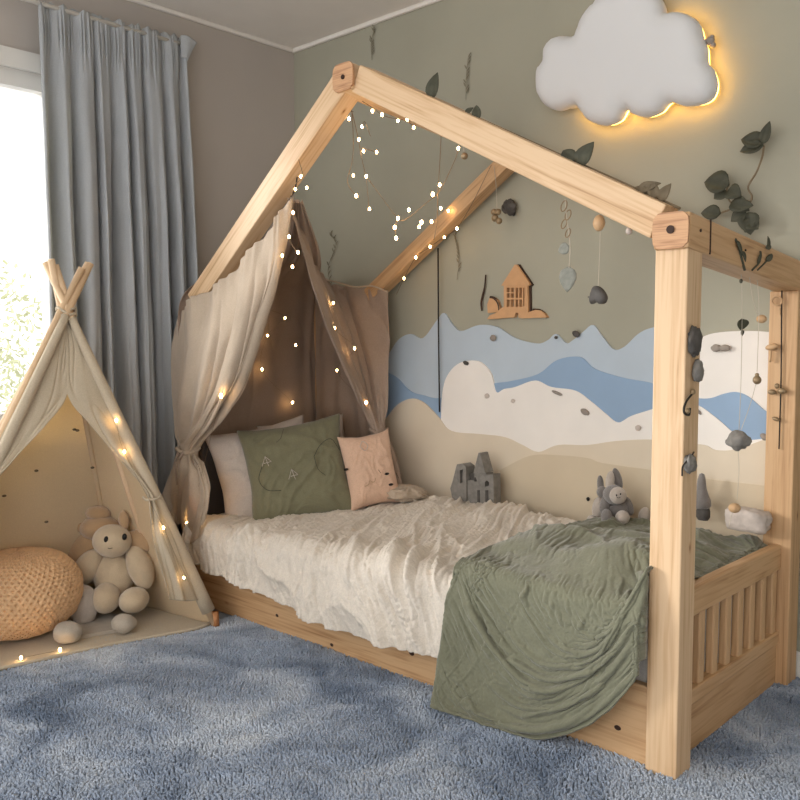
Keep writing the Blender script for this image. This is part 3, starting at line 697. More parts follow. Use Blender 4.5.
rows = [[(x, 2.925, z-.01*math.sin(x*9)*(z<1.3)) for x in (-3.33,-3.2,-3.05,-2.93,-2.83)] for z in (1.41,1.1,.8,.43)]
sheet('side_panel', loft(rows, 90, 90, lambda u,v: .006*np.sin(u*30+2*gn(u*4,v*3))), 'linen_brown', can, .002)
# ties
def tie(c, rx, ry, par, mat='linen'):
    pts = [Vector(c)+Vector((math.cos(a)*rx, math.sin(a)*ry, .008*math.sin(2*a))) for a in np.linspace(0,2*PI,17)]
    return tube('tie_band', pts, .0075, mat, par, 8, 3)
tc_ = AY(188,450,2.095); tie(tc_, .055, .045, can)
tube('tie_band', [tc_+Vector((.03,-.045,0)), tc_+Vector((.02,-.06,-.05)), tc_+Vector((.025,-.055,-.11))], .005, 'linen_brown', can)
tube('tie_band', [tc_+Vector((0,-.045,0)), tc_+Vector((-.01,-.06,-.06)), tc_+Vector((-.005,-.055,-.15))], .005, 'linen_brown', can)
tie(AY(379,431,2.85), .04, .04, can, 'linen_brown')
tube('hanging_cord', [AY(291,197,2.1), AY(296,185,2.12), (-2.50,2.12,1.86)], .003, 'cord_dark', can)
tube('gather_cord', [AY(322,279,2.9), AY(340,283,2.88), AY(355,287,2.885), AY(372,286,2.88), AY(388,292,2.89)], .004, 'linen', can)

# ------------------------------------------------------------------ curtain
cur = thing('window_curtain', 'full length grey blue curtain gathered at the top beside the window', 'curtain', (-3.53, 2.0, 0))
nu, nv = 420, 120
U, V_ = np.meshgrid(np.linspace(0,1,nu), np.linspace(0,1,nv))
zt = 2.53+.022*U; y = 1.600 + U*(.685+.07*V_) ; z = zt - V_*(zt-.03)
amp = .010+.034*np.clip(V_*3,0,1)
phs = 2*PI*(8.2*U + .35*gn(U*5, V_*.6+3)+.35*gn(U*11+4, V_*.0))
fold = np.sin(phs)+.25*np.sin(2*phs+1); 
hd = np.exp(-((V_-.045)/.03)**2)
x = -3.505 + amp*fold*(1-.35*hd) + .007*hd*np.sin(U*210+4*gn(U*30,V_*0)) + .010*ridge(U*16, V_*1.2, .3, 5)*V_ + .006*gn(U*9,V_*8)
y = y + .015*gn(U*8, V_*2+7)*V_
z = z + .014*gn(U*30,V_*0)*np.exp(-(V_/.03)**2)
sheet('curtain_panel', np.stack([x,y,z],2), 'curtain', cur, .0025)
tube('curtain_rod', [(-3.505,-.8,2.505),(-3.505,2.29,2.522)], .009, 'white_paint', cur, 10, 2)
# turned corner of the heading
q0 = Vector((-3.49,2.285,2.555))
G = loft([[q0+Vector((0,-.03,.0)), q0+Vector((.015,0,0)), q0+Vector((.02,.045,-.02))],[q0+Vector((.0,-.03,-.04)), q0+Vector((.015,0,-.045)), q0+Vector((.012,.025,-.055))],[q0+Vector((0,-.03,-.10)), q0+Vector((.01,-.01,-.10)), q0+Vector((.005,.0,-.11))]], 16, 16)
sheet('heading_corner', G, 'curtain', cur, .003)

# ------------------------------------------------------------------ outside
def tree(name, loc, h, spread, n, label):
    t = thing(name, label, 'tree', loc, 'trees outside the window'); lx, ly, lz = loc
    tube('trunk', [(lx,ly,lz),(lx+.1,ly,lz+h*.4),(lx,ly+.1,lz+h*.95)], [.12,.08,.03], 'bark', t, 8)
    p = RNG.normal(0,1,(n,3)); p /= np.linalg.norm(p,axis=1)[:,None]; p *= RNG.random((n,1))**.4
    p = p*[spread,spread,h*.42]+[lx,ly,lz+h*.6]; d = RNG.normal(0,1,(n,2,3)); d /= np.linalg.norm(d,axis=2)[...,None]; s = .05
    V = np.stack([p-d[:,0]*s, p+d[:,1]*s*.5, p+d[:,0]*s, p-d[:,1]*s*.5],1).reshape(-1,3); f = np.arange(n*4).reshape(-1,4)
    mk('foliage', V, f, 'tree_leaf', t, smooth=False)
tree('tree', (-9.6, 3.5, -2.4), 4.6, 1.1, 3500, 'pale leafy tree outside the window, nearest the curtain')
tree('tree', (-13.2, 4.3, -2.8), 4.6, 1.5, 5000, 'pale leafy tree outside the window, farther left and lower')

# ------------------------------------------------------------------ teepee
tp = thing('play_teepee', 'beige canvas play teepee with open flaps and wooden poles', 'teepee', (-3.15, 1.45, 0))
T_ = AX(66,303,-3.19)
FR, FLt, BR, BLf = Vector((-2.862,1.945,.012)), Vector((-3.10,.86,.012)), Vector((-3.44,1.86,.012)), Vector((-3.46,.93,.012))
def pole(foot, over, twist, nm='pole'):
    d = (T_+twist-foot).normalized(); top = T_+twist+d*over; f0 = foot - d*.02 if foot.z > .02 else foot
    tube(nm, [foot, top], .0135, 'beech', tp, 10, 1)
pole(FR+Vector((.012,.01,0)), .165, Vector((.01,-.012,.0))); pole(FLt, .165, Vector((.022,.018,.01))); pole(BR, .17, Vector((-.02,-.015,.0))); pole(BLf, .16, Vector((-.015,.02,.015)))
pole((FR+BR)/2+Vector((0,.02,0)), .15, Vector((.0,.006,.0)))
pole((FLt+BLf)/2, .15, Vector((.012,-.01,.0)))
Tl = T_ - Vector((0,0,.045))
def panel(name, a, b_, mat, sag=.02, fold=.004, bottom=0.0):
    rows = []
    for t in np.linspace(0,1,7):
        l = Tl.lerp(a, t); r = Tl.lerp(b_, t); w = (r-l)
        rows.append([tuple(l+w*s + Vector((0,0,0))) for s in np.linspace(0,1,5)])
    rows[0] = [tuple(Tl+Vector(((s-.5)*.02*(b_-a).normalized().x, (s-.5)*.02*(b_-a).normalized().y, 0))) for s in np.linspace(0,1,5)]
    G = loft(rows, 60, 90, lambda u,v: -sag*np.sin(PI*u)*np.sin(PI*v)*1.0+fold*gn(u*4+a.x*9, v*5+b_.y*7)*np.sin(PI*u))
    return sheet(name, G, mat, tp, .002)
panel('back_panel', BR, BLf, 'canvas_warm', .015)
panel('side_panel', BR, FR, 'canvas_warm', -.015)
panel('side_panel', FLt, BLf, 'canvas', .01)
# front: closed triangle above the opening + flap each side
Of = T_.lerp((FR+FLt)/2, .0)
def fr(s, t):   # point on the front plane: t down from apex, s 0 left pole..1 right pole
    return Tl.lerp(FLt, t).lerp(Tl.lerp(FR, t), s)
out = Vector((.93,-.26,.20)).normalized()
# locate opening apex from the picture on the front plane
def frontpt(px, py, off=0.0):
    n = (FR-FLt).cross(Tl-FLt).normalized(); d = ray(px,py); o0 = Vector((0,0,CH)); t = (FLt-o0).dot(n)/d.dot(n); p = o0+d*t
    if n.x < 0: n = -n
    return p+n*off
op = frontpt(67,394)
# right half of the front
def FP(l, off=.006): return [tuple(frontpt(a,b_,off+(c if c else 0))) for a,b_,c in l]
rows = [FP(l) for l in [
 [(66,316,0),(68,318,0),(70,321,0)],
 [(67,345,.0),(78,350,.004),(86,353,0)],
 [(67,394,.0),(86,388,.008),(106,392,0)],
 [(88,425,.02),(106,425,.018),(126,435,0)],
 [(114,455,.025),(126,460,.02),(140,468,0)],
 [(138,484,.03),(145,490,.03),(152,494,.008)],
 [(146,500,.035),(151,503,.04),(157,504,.008)],
 [(147,530,.05),(160,532,.055),(172,534,.008)],
 [(153,560,.06),(170,565,.06),(184,564,.008)],
 [(163,598,.07),(180,600,.055),(200,600,.008)],
 ]]
G = loft(rows, 70, 200, lambda u,v: .008*np.sin(u*13+gn(u*2,v*4)*2)*np.clip((v-.25)*3,0,1)*(1-u*.5)+.005*ridge(u*3,v*3,.4,6))
sheet('front_flap', G, 'canvas', tp, .003)
rows = [FP(l) for l in [
 [(64,316,0),(65,317,0),(66,316,0)],
 [(50,345,0),(60,350,.004),(67,345,0)],
 [(28,385,0),(48,398,.008),(67,394,0)],
 [(4,430,0),(26,433,.015),(44,426,.02)],
 [(-18,470,0),(0,466,.02),(14,458,.03)],
 [(-40,505,0),(-26,500,.03),(-16,490,.04)],
 [(-62,548,0),(-52,545,.04),(-40,540,.05)],
 [(-90,610,0),(-70,610,.05),(-50,605,.05)],
 ]]
G = loft(rows, 60, 160, lambda u,v: .007*np.sin(u*11+gn(u*2,v*4)*2)*np.clip((v-.25)*3,0,1)*u+.005*ridge(u*3,v*3,.4,9))
sheet('front_flap', G, 'canvas', tp, .003)
# canvas sleeves around the two front poles
def sleeve(foot, twist, t0, r):
    a_ = T_+twist; tube('pole_sleeve', [a_.lerp(foot, t) for t in (t0,.3,.6,.955)], r, 'canvas', tp, 12, 6)
sleeve(FR+Vector((.012,.01,0)), Vector((.01,-.012,.0)), .045, [.016,.021,.026,.028]); sleeve(FLt, Vector((.022,.018,.01)), .045, [.016,.020,.022,.022])
tube('pole_sleeve', [tuple(Tl.lerp(BR, t)+Vector((.004,-.004,0))) for t in (.03,.3,.6,.98)], .010, 'canvas_warm', tp, 8, 4)
tb = frontpt(149,497,.03); tube('flap_tie', [tb+Vector((.02,.03,.004)), tb+Vector((.045,0,.0)), tb+Vector((.03,-.035,-.004)), tb+Vector((-.01,-.03,.0))], .005, 'canvas', tp, 8)
tube('flap_tie', [tb+Vector((.035,-.03,0)), tb+Vector((.05,-.035,-.05)), tb+Vector((.05,-.03,-.1))], .003, 'canvas', tp, 6)
tube('crown_binding', [T_+Vector((math.cos(a)*.034, math.sin(a)*.034, -.025+.008*math.sin(a*3)-.02*k)) for k in (0,1,2) for a in np.linspace(0,2*PI,9)[:-1]], .006, 'canvas', tp, 6, 3)
tube('pole_cap', [FR+Vector((.006,.012,.052)), FR+Vector((.012,.012,-.008))], .0165, 'pole_tip', tp, 10, 1, label='bare orange wooden pole end')
# lining motifs on the back panel and side
bn = (BR-Tl).cross(BLf-Tl).normalized(); bn = bn if bn.x > 0 else -bn
def backpt(px, py, off=.022):
    d = ray(px,py); o0 = Vector((0,0,CH)); t = (BR-o0).dot(bn)/d.dot(bn); return o0+d*t+bn*off
for a,b_ in ((72,428),(75,429),(34,469),(90,466),(2,494),(44,520)):
    ell('printed_motif', backpt(a,b_), (.008,.008,.005), 'leaf_dry', tp, nu=10, nv=6)
# floor mat of the teepee
mat_o = [(FR.x+.03,FR.y+.0),(BR.x,BR.y+.02),(BLf.x,BLf.y-.02),(FLt.x+.0,FLt.y-.04),(-2.985,1.30)]
mo = closed_smooth([(-2.865,1.94),(-3.15,1.90),(-3.44,1.87),(-3.45,1.4),(-3.46,.93),(-3.2,.86),(-3.05,.84),(-3.00,1.15),(-2.94,1.55)], 4)
vs = [(x,y,.017+.003*float(gn(x*9,y*9))) for x,y in mo]+[(x,y,.004) for x,y in mo]; n = len(mo)
mk('floor_mat', vs, [tuple(range(n)), tuple(range(n,2*n))[::-1]]+[(i,n+i,n+(i+1)%n,(i+1)%n) for i in range(n)], 'canvas', tp, smooth=False)
tube('mat_hem', [(x,y,.016) for x,y in mo[-14:]]+[(mo[0][0],mo[0][1],.018)], .008, 'canvas', tp, 6, 2)

# ------------------------------------------------------------------ knitted pouf
def pouf():
    c = Vector((-3.20,1.335,0)); c = AZZ(26,640); c = Vector((c.x-.035, c.y-.010, .02))
    rx, rz = .210, .163; nu, nv = 640, 320
    th, ph = np.meshgrid(np.linspace(0,2*PI,nu,endpoint=False), np.linspace(.02,PI-.02,nv))
    kk = 58; rowsn = 34
    ra = ph/PI*rowsn + .25*np.sin(th*7); row = np.floor(ra); a = th*kk/(2*PI) + .5*(row%2)
    fx = (a%1)-.5; fy = (ra%1)-.5
    hole = np.exp(-((fx/.20)**2+((fy+.5*np.abs(fx))/.26)**2)*1.1)
    strand = .35*np.cos((fx*2+fy*1.0)*2*PI)
    hh = (.007*(1-1.5*hole)+.0016*strand)*np.clip(np.sin(ph)*1.6,0,1) + .003*gn(th*4,ph*4)
    e = 2.2; sx = np.sign(np.sin(ph))*np.abs(np.sin(ph))**(2/e); cz = np.sign(np.cos(ph))*np.abs(np.cos(ph))**(2/e)
    R_ = rx*sx+hh; x = R_*np.cos(th)*1.0; y = R_*np.sin(th)*1.12; z = (rz+hh)*cz+rz
    G = np.stack([x,y,z],2)+np.array(c[:])
    i = np.arange(nu); j = np.arange(nv-1); I,J = np.meshgrid(i,j); I=I.ravel(); J=J.ravel()
    fs = np.stack([J*nu+I, (J+1)*nu+I, (J+1)*nu+(I+1)%nu, J*nu+(I+1)%nu],1).tolist()+[list(range(nu))[::-1] if False else list(range(nu)), [ (nv-1)*nu+k for k in range(nu)][::-1]]
    tag(mk('knitted_pouf', G.reshape(-1,3), fs, 'knit'), 'round mustard tan chunky knitted pouf inside the teepee', 'pouf'); return c
pouf_c = pouf()

# ------------------------------------------------------------------ plush toys
def cp(px, py, D):    # point at camera depth D
    return Vector((0,0,CH)) + ray(px,py)*D
def eR(px_angle, tilt=0):   # rotation whose local z is 'up in view', local y the view axis, turned by angle
    base = Matrix((Rv, Fv, Uv)).transposed(); return base @ Matrix.Rotation(math.radians(px_angle),3,'Y')
D0 = 3.52; k = D0/FL
bear = thing('plush_bear', 'cream plush toy with black eyes and balloon limbs in the teepee', 'plush toy', tuple(cp(116,612,D0+.03)))
hd_ = ell('head', cp(112,541,D0-.03), (19*k,17*k,16.5*k), 'plush', bear, eR(6), 32, 24)
for a,b_ in ((106.3,539.5),(124.5,536.8)):
    ell('eye', cp(a,b_,D0-.093), (2.4*k,.010,3.3*k), 'black', hd_, eR(5), 12, 8)
tube('smile', [cp(106,546,D0-.094), cp(109,548.5,D0-.0975), cp(112.5,548,D0-.098)], .0012, 'black', hd_, 5)
ell('body', cp(114,575,D0+.02), (20*k,18*k,24*k), 'plush', bear, eR(0), 28, 20)
ell('arm', cp(87,568,D0-.01), (12.5*k,12*k,21*k), 'plush', bear, eR(34), 24, 18)
ell('arm', cp(140,567,D0+.0), (12.5*k,12*k,23*k), 'plush', bear, eR(-20), 24, 18)
ell('leg', cp(106,598,D0-.06), (13.5*k,17*k,15*k), 'plush', bear, eR(0), 24, 18)
ell('leg', cp(134,600,D0-.05), (14.5*k,17*k,12.5*k), 'plush', bear, eR(-15), 24, 18)
ell('ear', cp(124,520,D0-.01), (5.5*k,5*k,9.5*k), 'plush_tan', bear, eR(-8), 16, 12)
ell('ear', cp(99,528,D0+.02), (4.5*k,4*k,6*k), 'plush', bear, eR(-24), 16, 12)
D1 = 3.60; k = D1/FL
b2_ = thing('plush_animal', 'tan plush toy slumped behind the cream plush toy', 'plush toy', tuple(cp(96,600,D1)))
ell('body', cp(90,556,D1), (24*k,17*k,30*k), 'plush_tan', b2_, eR(28), 28, 20)
ell('head', cp(100,528,D1-.02), (20*k,16*k,13*k), 'plush_tan', b2_, eR(0), 24, 18)
ell('hat', cp(98,513,D1-.02), (12.5*k,11*k,7.5*k), 'plush_tan', b2_, eR(4), 20, 14)
ell('ear', cp(79,525,D1-.03), (5.5*k,5*k,8*k), 'plush_tan', b2_, eR(-10), 16, 12)
ell('ear', cp(115,508,D1-.0), (5*k,5*k,5.5*k), 'plush_tan', b2_, eR(0), 16, 12)
ell('arm', cp(140,541,D1-.06), (15*k,8*k,11*k), 'plush_tan', b2_, eR(20), 20, 14)
def soft(name, px, py, rx, rz, mat, label, cat, seed, z=None, dy=0):
    c = AZZ(px, py+rz, .02); D = (c-Vector((0,0,CH))).dot(Fv); k = D/FL; c = Vector((c.x, c.y, .02+rz*k*.97))
    o = ell(name, c, (rx*k, rx*k*.9, rz*k), mat, None, eR(0), 28, 20, f=lumpy(seed,.05,1.2)); return tag(o, label, cat)
soft('felt_pebble', 68,632,14,11,'felt_grey','grey felt pebble cushion beside the knitted pouf','cushion',3)
soft('felt_pebble', 124,623,12.5,9.5,'felt_grey','grey felt pebble cushion in front of the cream plush toy','cushion',4)
soft('round_cushion', 84,604,14,20,'plush_pale','taupe round cushion wedged between pouf and plush toy','cushion',6)
pa = [AZZ(a,b_,.0) for a,b_ in ((76,622),(100,619),(122,624),(128,634),(100,640),(72,643))]
mo = closed_smooth([(p.x,p.y) for p in pa],5); n=len(mo)
tag(mk('felt_pad', [(x,y,.032) for x,y in mo]+[(x,y,.018) for x,y in mo], [tuple(range(n)), tuple(range(n,2*n))[::-1]]+[(i,n+i,n+(i+1)%n,(i+1)%n) for i in range(n)], 'felt_grey', smooth=False), 'thin pale felt pad between two grey pebble cushions', 'pad')

# ------------------------------------------------------------------ mural boards
def mural(nm_, pts, off, mat, label, sm=4, t=None):
    ol = closed_smooth(pts, sm) if sm else pts
    y = WY-off; return tag(board('mountain_cutout' if 'blue' in label else 'hill_cutout', wpx([tuple(p) for p in ol], y), y, WY-.0005 if t is None else y+t, mat), label, 'wall panel')
def poly_open(top, bottom): # smooth top line only
    P = smooth_path([Vector((a,b_,0)) for a,b_ in top], 5); return [(p.x,p.y) for p in P]+bottom
lb = poly_open([(366,360),(386,356),(398,340),(410,334),(423,338),(437,320),(444,313),(452,324),(461,331),(479,325),(497,327),(515,338),(537,343.5),(548,340),(556,334),(566,343),(573,340),(584,331),(593,325),(602,336),(613,349),(624,347),(638,334),(651,328),(665,328),(690,345)], [(690,440),(366,440)])
mural('mural_panel', lb, .010, 'sky_blue', 'light blue mountain range cut-out on the wall, highest of the mural', 0)
wb_ = poly_open([(648,392),(662,368),(680,348),(700,338),(715,333),(740,331),(768,332),(790,338)], [(790,450),(648,450)])
mural('mural_panel', wb_, .013, 'cloud_white', 'white rounded hill cut-out between the two foot posts', 0)
mb = poly_open([(366,362),(386,372),(397,378),(410,391),(422,395),(440,398),(470,388),(496,383),(511,381),(538,374),(557,360),(580,357),(595,369),(624,378),(651,383),(675,392),(697,398),(711,398),(723,394),(736,392),(749,397),(767,412),(790,425)], [(790,455),(366,455)])
mural('mural_panel', mb, .016, 'mid_blue', 'mid blue lower hills cut-out spanning the mural', 0)
hw = poly_open([(441,440),(441,418),(442,395),(446,378),(455,366),(466,361),(480,362),(491,374),(496,392),(504,389),(515,387),(535,380.5),(551,387),(575,390.6),(591,401.5),(606,414),(618,422.5),(631,416),(651,409.5),(675,402),(697,405),(715,417),(730,430),(738,437),(749,440),(766,438),(790,432)], [(790,470),(441,470)])
mural('mural_panel', hw, .020, 'hill_white', 'cream white dome hill cut-out in the middle of the mural', 0)
tn = poly_open([(366,432),(384,420),(397,405),(411,398.6),(424,403),(439,418),(451,431),(479,434),(504,437),(522,445),(538,452),(558,445),(587,445),(616,441),(651,439.6),(680,443),(704,445),(715,450),(732,450),(749,445),(766,439),(790,432)], [(790,560),(366,560)])
mural('mural_panel', tn, .024, 'tan', 'tan rolling hill cut-out, lowest and largest of the mural', 0)
sd = poly_open([(500,470),(529,456),(555,455),(587,458),(602,463),(651,470),(700,478),(750,484),(790,488)], [(790,562),(500,562)])
mural('mural_panel', sd, .0265, 'sand', 'low sand coloured band cut-out along the bottom of the mural', 0)
tag(tube('hanging_cord', [AY(438,248,2.985), AY(438.5,330,2.988), AY(439.5,412,2.99)], .0035, 'black', None, 6, 3), 'thin black vertical cord in front of the mural mountains', 'cord')

# house cut-out
hc = thing('wooden_house_cutout', 'small orange wooden house silhouette on the green wall', 'wall decor', tuple(AY(515,318,WY-.01)))
hy = WY-.022
def Z5(l): return wpx([(470+a*.1125, 250+b_*.1125) for a,b_ in l], hy)
def rect(a,b_,c,d): return Z5([(a,b_),(c,b_),(c,d),(a,d)])
holes = [rect(325,335,352,375), rect(325,385,352,425), rect(325,440,352,505), rect(362,335,392,375), rect(362,385,392,425), rect(362,440,392,505), rect(405,335,428,425), rect(405,440,428,505), rect(438,335,462,425), rect(438,440,462,505), rect(472,335,484,500)]
board('house_body', Z5([(300,315),(510,315),(515,555),(540,545),(580,532),(620,535),(655,560),(680,600),(450,608),(430,600),(428,560),(405,560),(392,600),(300,605),(230,612),(150,615),(175,580),(230,560),(270,520),(300,505)]), hy, WY-.001, 'ply', hc, holes=holes)
board('house_roof', Z5([(285,318),(405,130),(420,130),(540,305),(525,318)]), hy-.006, hy+.006, 'ply', hc)
g_ = [(105,540),(100,470),(115,400),(130,330),(140,220)]
p5 = lambda a,b_,y: AY(470+a*.1125, 250+b_*.1125, y)
tube('side_twig', [p5(a,b_,WY-.012) for a,b_ in g_], [.004,.005,.003], 'twig_and_shade', hc, 6)
board('arch', Z5([(150,560),(145,480),(165,430),(205,420),(240,450),(255,500),(262,550),(235,552)]), WY-.016, WY-.001, 'ply', hc, label='faded round arch')
tube('arch_shade', [p5(a,b_,WY-.012) for a,b_ in [(180,420),(215,428),(245,460),(258,500),(262,548)]], .006, 'twig_and_shade', hc, 6)  # shadow on the right of the arch, modelled as a dark tube
tube('hill_shade', [p5(a,b_,WY-.008) for a,b_ in [(560,532),(620,536),(660,562),(684,600)]], .0055, 'twig_and_shade', hc, 6)  # shaded right edge of the hill, modelled as a dark tube
board('wall_shadow_plate', Z5([(292,325),(408,125),(424,127),(545,308),(524,325),(528,556),(508,556),(508,330)]), WY-.010, WY-.001, 'twig_and_shade', hc, label='dark plate shaped as the shadow of the little house')  # shadow of the house on the wall, cut as a dark plate

# ------------------------------------------------------------------ cloud lamp
cl = thing('cloud_lamp', 'white puffy cloud wall lamp glowing warm around its edge', 'lamp', tuple(AY(630,60,WY)))
out_ = [(52,235),(57,200),(72,178),(74,150),(88,122),(118,106),(160,106),(172,80),(190,42),(225,4),(262,-25),(310,-42),(355,-38),(395,-12),(412,16),(420,40),(450,37),(490,48),(514,74),(524,112),(534,138),(536,178),(552,200),(562,240),(550,278),(520,297),(470,302),(430,292),(402,320),(360,334),(325,326),(306,312),(285,344),(242,358),(200,344),(172,310),(160,300),(112,316),(78,302),(58,272)]
ol = np.array(wpx([(520+a*.35, b_*.35) for a,b_ in out_], WY-.055)); ol = closed_smooth(ol, 4)
puff('cloud_shell', ol, WY-.115, WY-.040, .075, 'cloud', cl, .016)
cen = ol.mean(0)
def inset(ol, d):
    P = np.array(ol); t = np.roll(P,-1,0)-np.roll(P,1,0); t /= np.linalg.norm(t,axis=1)[:,None]+1e-9; n = np.stack([t[:,1],-t[:,0]],1)
    area = .5*np.sum(P[:,0]*np.roll(P[:,1],-1)-np.roll(P[:,0],-1)*P[:,1]); return P - n*d*np.sign(area)
li = inset(ol, .004)
n = len(li); vs = [(a,WY-.040,b_) for a,b_ in li]+[(a,WY-.024,b_) for a,b_ in li]
mk('light_strip', vs, [(i,(i+1)%n,n+(i+1)%n,n+i) for i in range(60,144)], 'led', cl, label='warm glowing strip')
li2 = cen+(np.array(ol)-cen)*.90
board('mounting_plate', li2, WY-.0225, WY-.0005, 'cloud', cl)

# ------------------------------------------------------------------ string lights
def bulb_geo(p, r=.0054):
    f = lambda d: 1 + .25*max(0,d.z)
    return ell_geo(p, (r,r,r*1.35), None, 10, 8, f)
def string(name, label, paths, bulbs, group=None, r=.0013, br=.0044):
    t = thing(name, label, 'string lights', tuple(bulbs[0]), group)
    for p in paths: tube('wire', p, r, 'wire', t, 5, 6)
    for q in bulbs: mk('bulb', *bulb_geo(Vector(q), br*random.uniform(.85,1.15)), 'bulb', t)
    return t
def P4(l, y): return [AY(270+a*.2875, 50+b_*.2875, y) for a,b_ in l]
yy = 2.17
string('fairy_lights', 'warm fairy lights looped under the gable peak of the bed', [
  P4([(265,150),(285,215),(305,300),(320,380),(335,450),(345,555)], yy),
  P4([(285,215),(290,320),(285,390),(270,460),(300,510)], yy),
  P4([(335,440),(380,500),(440,580),(470,590),(540,535),(590,490),(640,390),(655,345)], yy+.02),
  P4([(595,300),(590,400),(585,480),(580,600),(570,660)], yy+.02),
  P4([(270,150),(340,190),(400,230),(470,245),(505,270)], yy),
  P4([(445,580),(435,620),(440,655)], yy+.02),
  P4([(320,270),(330,250),(350,300)], yy), P4([(250,205),(290,215)], yy), P4([(320,340),(370,355)], yy)],
  P4([(222,200),(252,208),(275,240),(320,267),(356,213),(390,226),(445,247),(478,241),(500,270),(325,352),(371,356),(290,437),(335,440),(300,508),(346,553),(309,312),(445,586),(434,618),(439,655),(483,557),(566,503),(594,551),(527,600),(562,598),(519,616),(655,343),(590,470)], yy))
string('fairy_lights', 'warm fairy lights strung along the rear rafter', [
  P4([(770,400),(700,540),(650,620),(606,650),(557,685),(507,722),(466,795),(440,850)], 2.89)],
  P4([(650,622),(606,652),(557,685),(507,722),(466,795),(620,560)], 2.885))
string('fairy_lights', 'warm fairy lights knotted on the left rafter by the canopy top', [
  P4([(100,380),(112,440),(80,480),(75,560),(65,650),(95,705)], 2.03)],
  P4([(88,485),(128,480),(80,566),(66,650),(97,704),(43,716),(78,755),(108,440)], 2.03))
Q5 = lambda l, y: [AY(150+a*.3375, 190+b_*.3375, y) for a,b_ in l]
cl_pts = [(348,432,3.0),(332,532,2.75),(422,630,2.6),(400,380,2.5)]
bl = [AX(150+a*.3375,190+b_*.3375,-3.29) for a,b_ in ((348,432),(332,532),(422,630))]+[AX(150+400*.3375,190+380*.3375,-3.22), AX(150+342*.3375,190+350*.3375,-3.15)]
string('fairy_lights', 'tiny warm lights pinned on the inner back of the canopy', [[bl[4],bl[3],bl[0],bl[1],bl[2]]], bl, r=.0006)
bl = [AY(150+a*.3375,190+b_*.3375,y) for a,b_,y in ((543,335,2.70),(547,410,2.66),(606,470,2.74),(554,535,2.70),(640,630,2.78),(432,460,2.36))]
string('fairy_lights', 'tiny warm lights scattered on the rear drape of the canopy', [bl[:5]], bl, r=.0006)
bl = [AY(221,396,1.985), AY(195,500,2.02), AY(187,524,2.03)]
string('fairy_lights', 'three warm lights on the tied front drape of the canopy', [bl], bl, r=.0006, br=.007)
bl = [frontpt(a,b_,.09) for a,b_ in ((156,528),(176,577))]+[frontpt(a,b_,.045) for a,b_ in ((113,422),(121,453))]+[AZZ(21,658,.03), AZZ(60,650,.03)]
string('fairy_lights', 'warm lights on the right flap and hem of the teepee', [[bl[2],bl[3],bl[0],bl[1]],[bl[4],bl[5]]], bl, r=.0006, br=.0045)

# ------------------------------------------------------------------ ornaments
CY = WY-.0
def orn(name, label, cat, c, group=None): return thing(name, label, cat, tuple(c), group)
def stone_at(name, px, py, y, rx, rz, mat, label, cat='stone', seed=1, t=.4, rot=0, a=.14, parent=None):
    c = AY(px,py,y); D = (c-Vector((0,0,CH))).dot(Fv); k = D/FL; R = Matrix.Rotation(math.radians(rot),3,'Y')
    o = ell(name, c, (rx*k*1.3, max(.004,rx*k*t), rz*k), mat, parent, R, 20, 14, f=lumpy(seed,a,1.6))
    if label: tag(o, label, cat)
    return o
# leaves lying along the top of the front right rafter
gar = orn('leaf_garland', 'dark dried leaf vine lying along the top of the front rafter', 'garland', AY(480,118,2.12))
def top_line(px): return 66+(px-357)*(215-66)/(690-357)
tube('vine', [AY(px, top_line(px)-2, 2.12) for px in range(380,700,20)], .004, 'stem', gar, 6)
for px, L, W, ang in ((432,.085,.045,80),(478,.05,.03,100),(466,.03,.02,40),(580,.07,.05,60),(574,.06,.045,130),(638,.06,.03,20),(648,.06,.035,150),(660,.05,.03,60),(655,.05,.03,100),(770,.05,.02,80)):
    if px > 700: continue
    b_ = AY(px, top_line(px), 2.11); a = math.radians(ang)
    leaf('leaf', b_, (math.cos(a),-.1,math.sin(a)), (.3*math.sin(a),-1,.3), L, W, 'leaf_dark' if px<600 else 'leaf_dry', gar, fold=.5, curl=.6)
# branch on the wall
br = orn('leaf_branch', 'leafy green twig fixed to the wall above the foot beam', 'branch', AY(745,225,2.99))
Z3 = lambda a,b_,y=2.975: AY(690+a*.1875, 110+b_*.1875, y)
tube('twig', [Z3(395,190),(Z3(385,250)),Z3(355,330),Z3(310,410),Z3(330,460),Z3(315,500),Z3(270,520),Z3(300,560),Z3(330,600)], .0035, 'stem', br, 6)
tube('twig', [Z3(270,520),Z3(215,490),Z3(195,440),Z3(205,400)], .003, 'stem', br, 6)
tube('twig', [Z3(260,515),Z3(190,540),Z3(150,555)], .003, 'stem', br, 6)
def lf(a0,b0,a1,b1,w,fo=.4,cu=.3,y=2.972,mat='leaf_dark'):
    p, q = Z3(a0,b0,y), Z3(a1,b1,y-.015); leaf('leaf', p, q-p, (.2,-1,.25), (q-p).length, w, mat, br, fold=fo, curl=cu)
lf(392,175,270,150,.062); lf(392,185,262,215,.05); lf(392,180,420,60,.035,.6); lf(210,400,72,378,.085); lf(195,430,125,470,.05); lf(200,430,268,455,.06)
lf(165,552,55,545,.055); lf(220,490,310,530,.06); lf(300,540,215,590,.05); lf(310,545,320,660,.07); lf(320,600,360,630,.05); lf(270,515,330,505,.04); lf(330,580,290,650,.045)
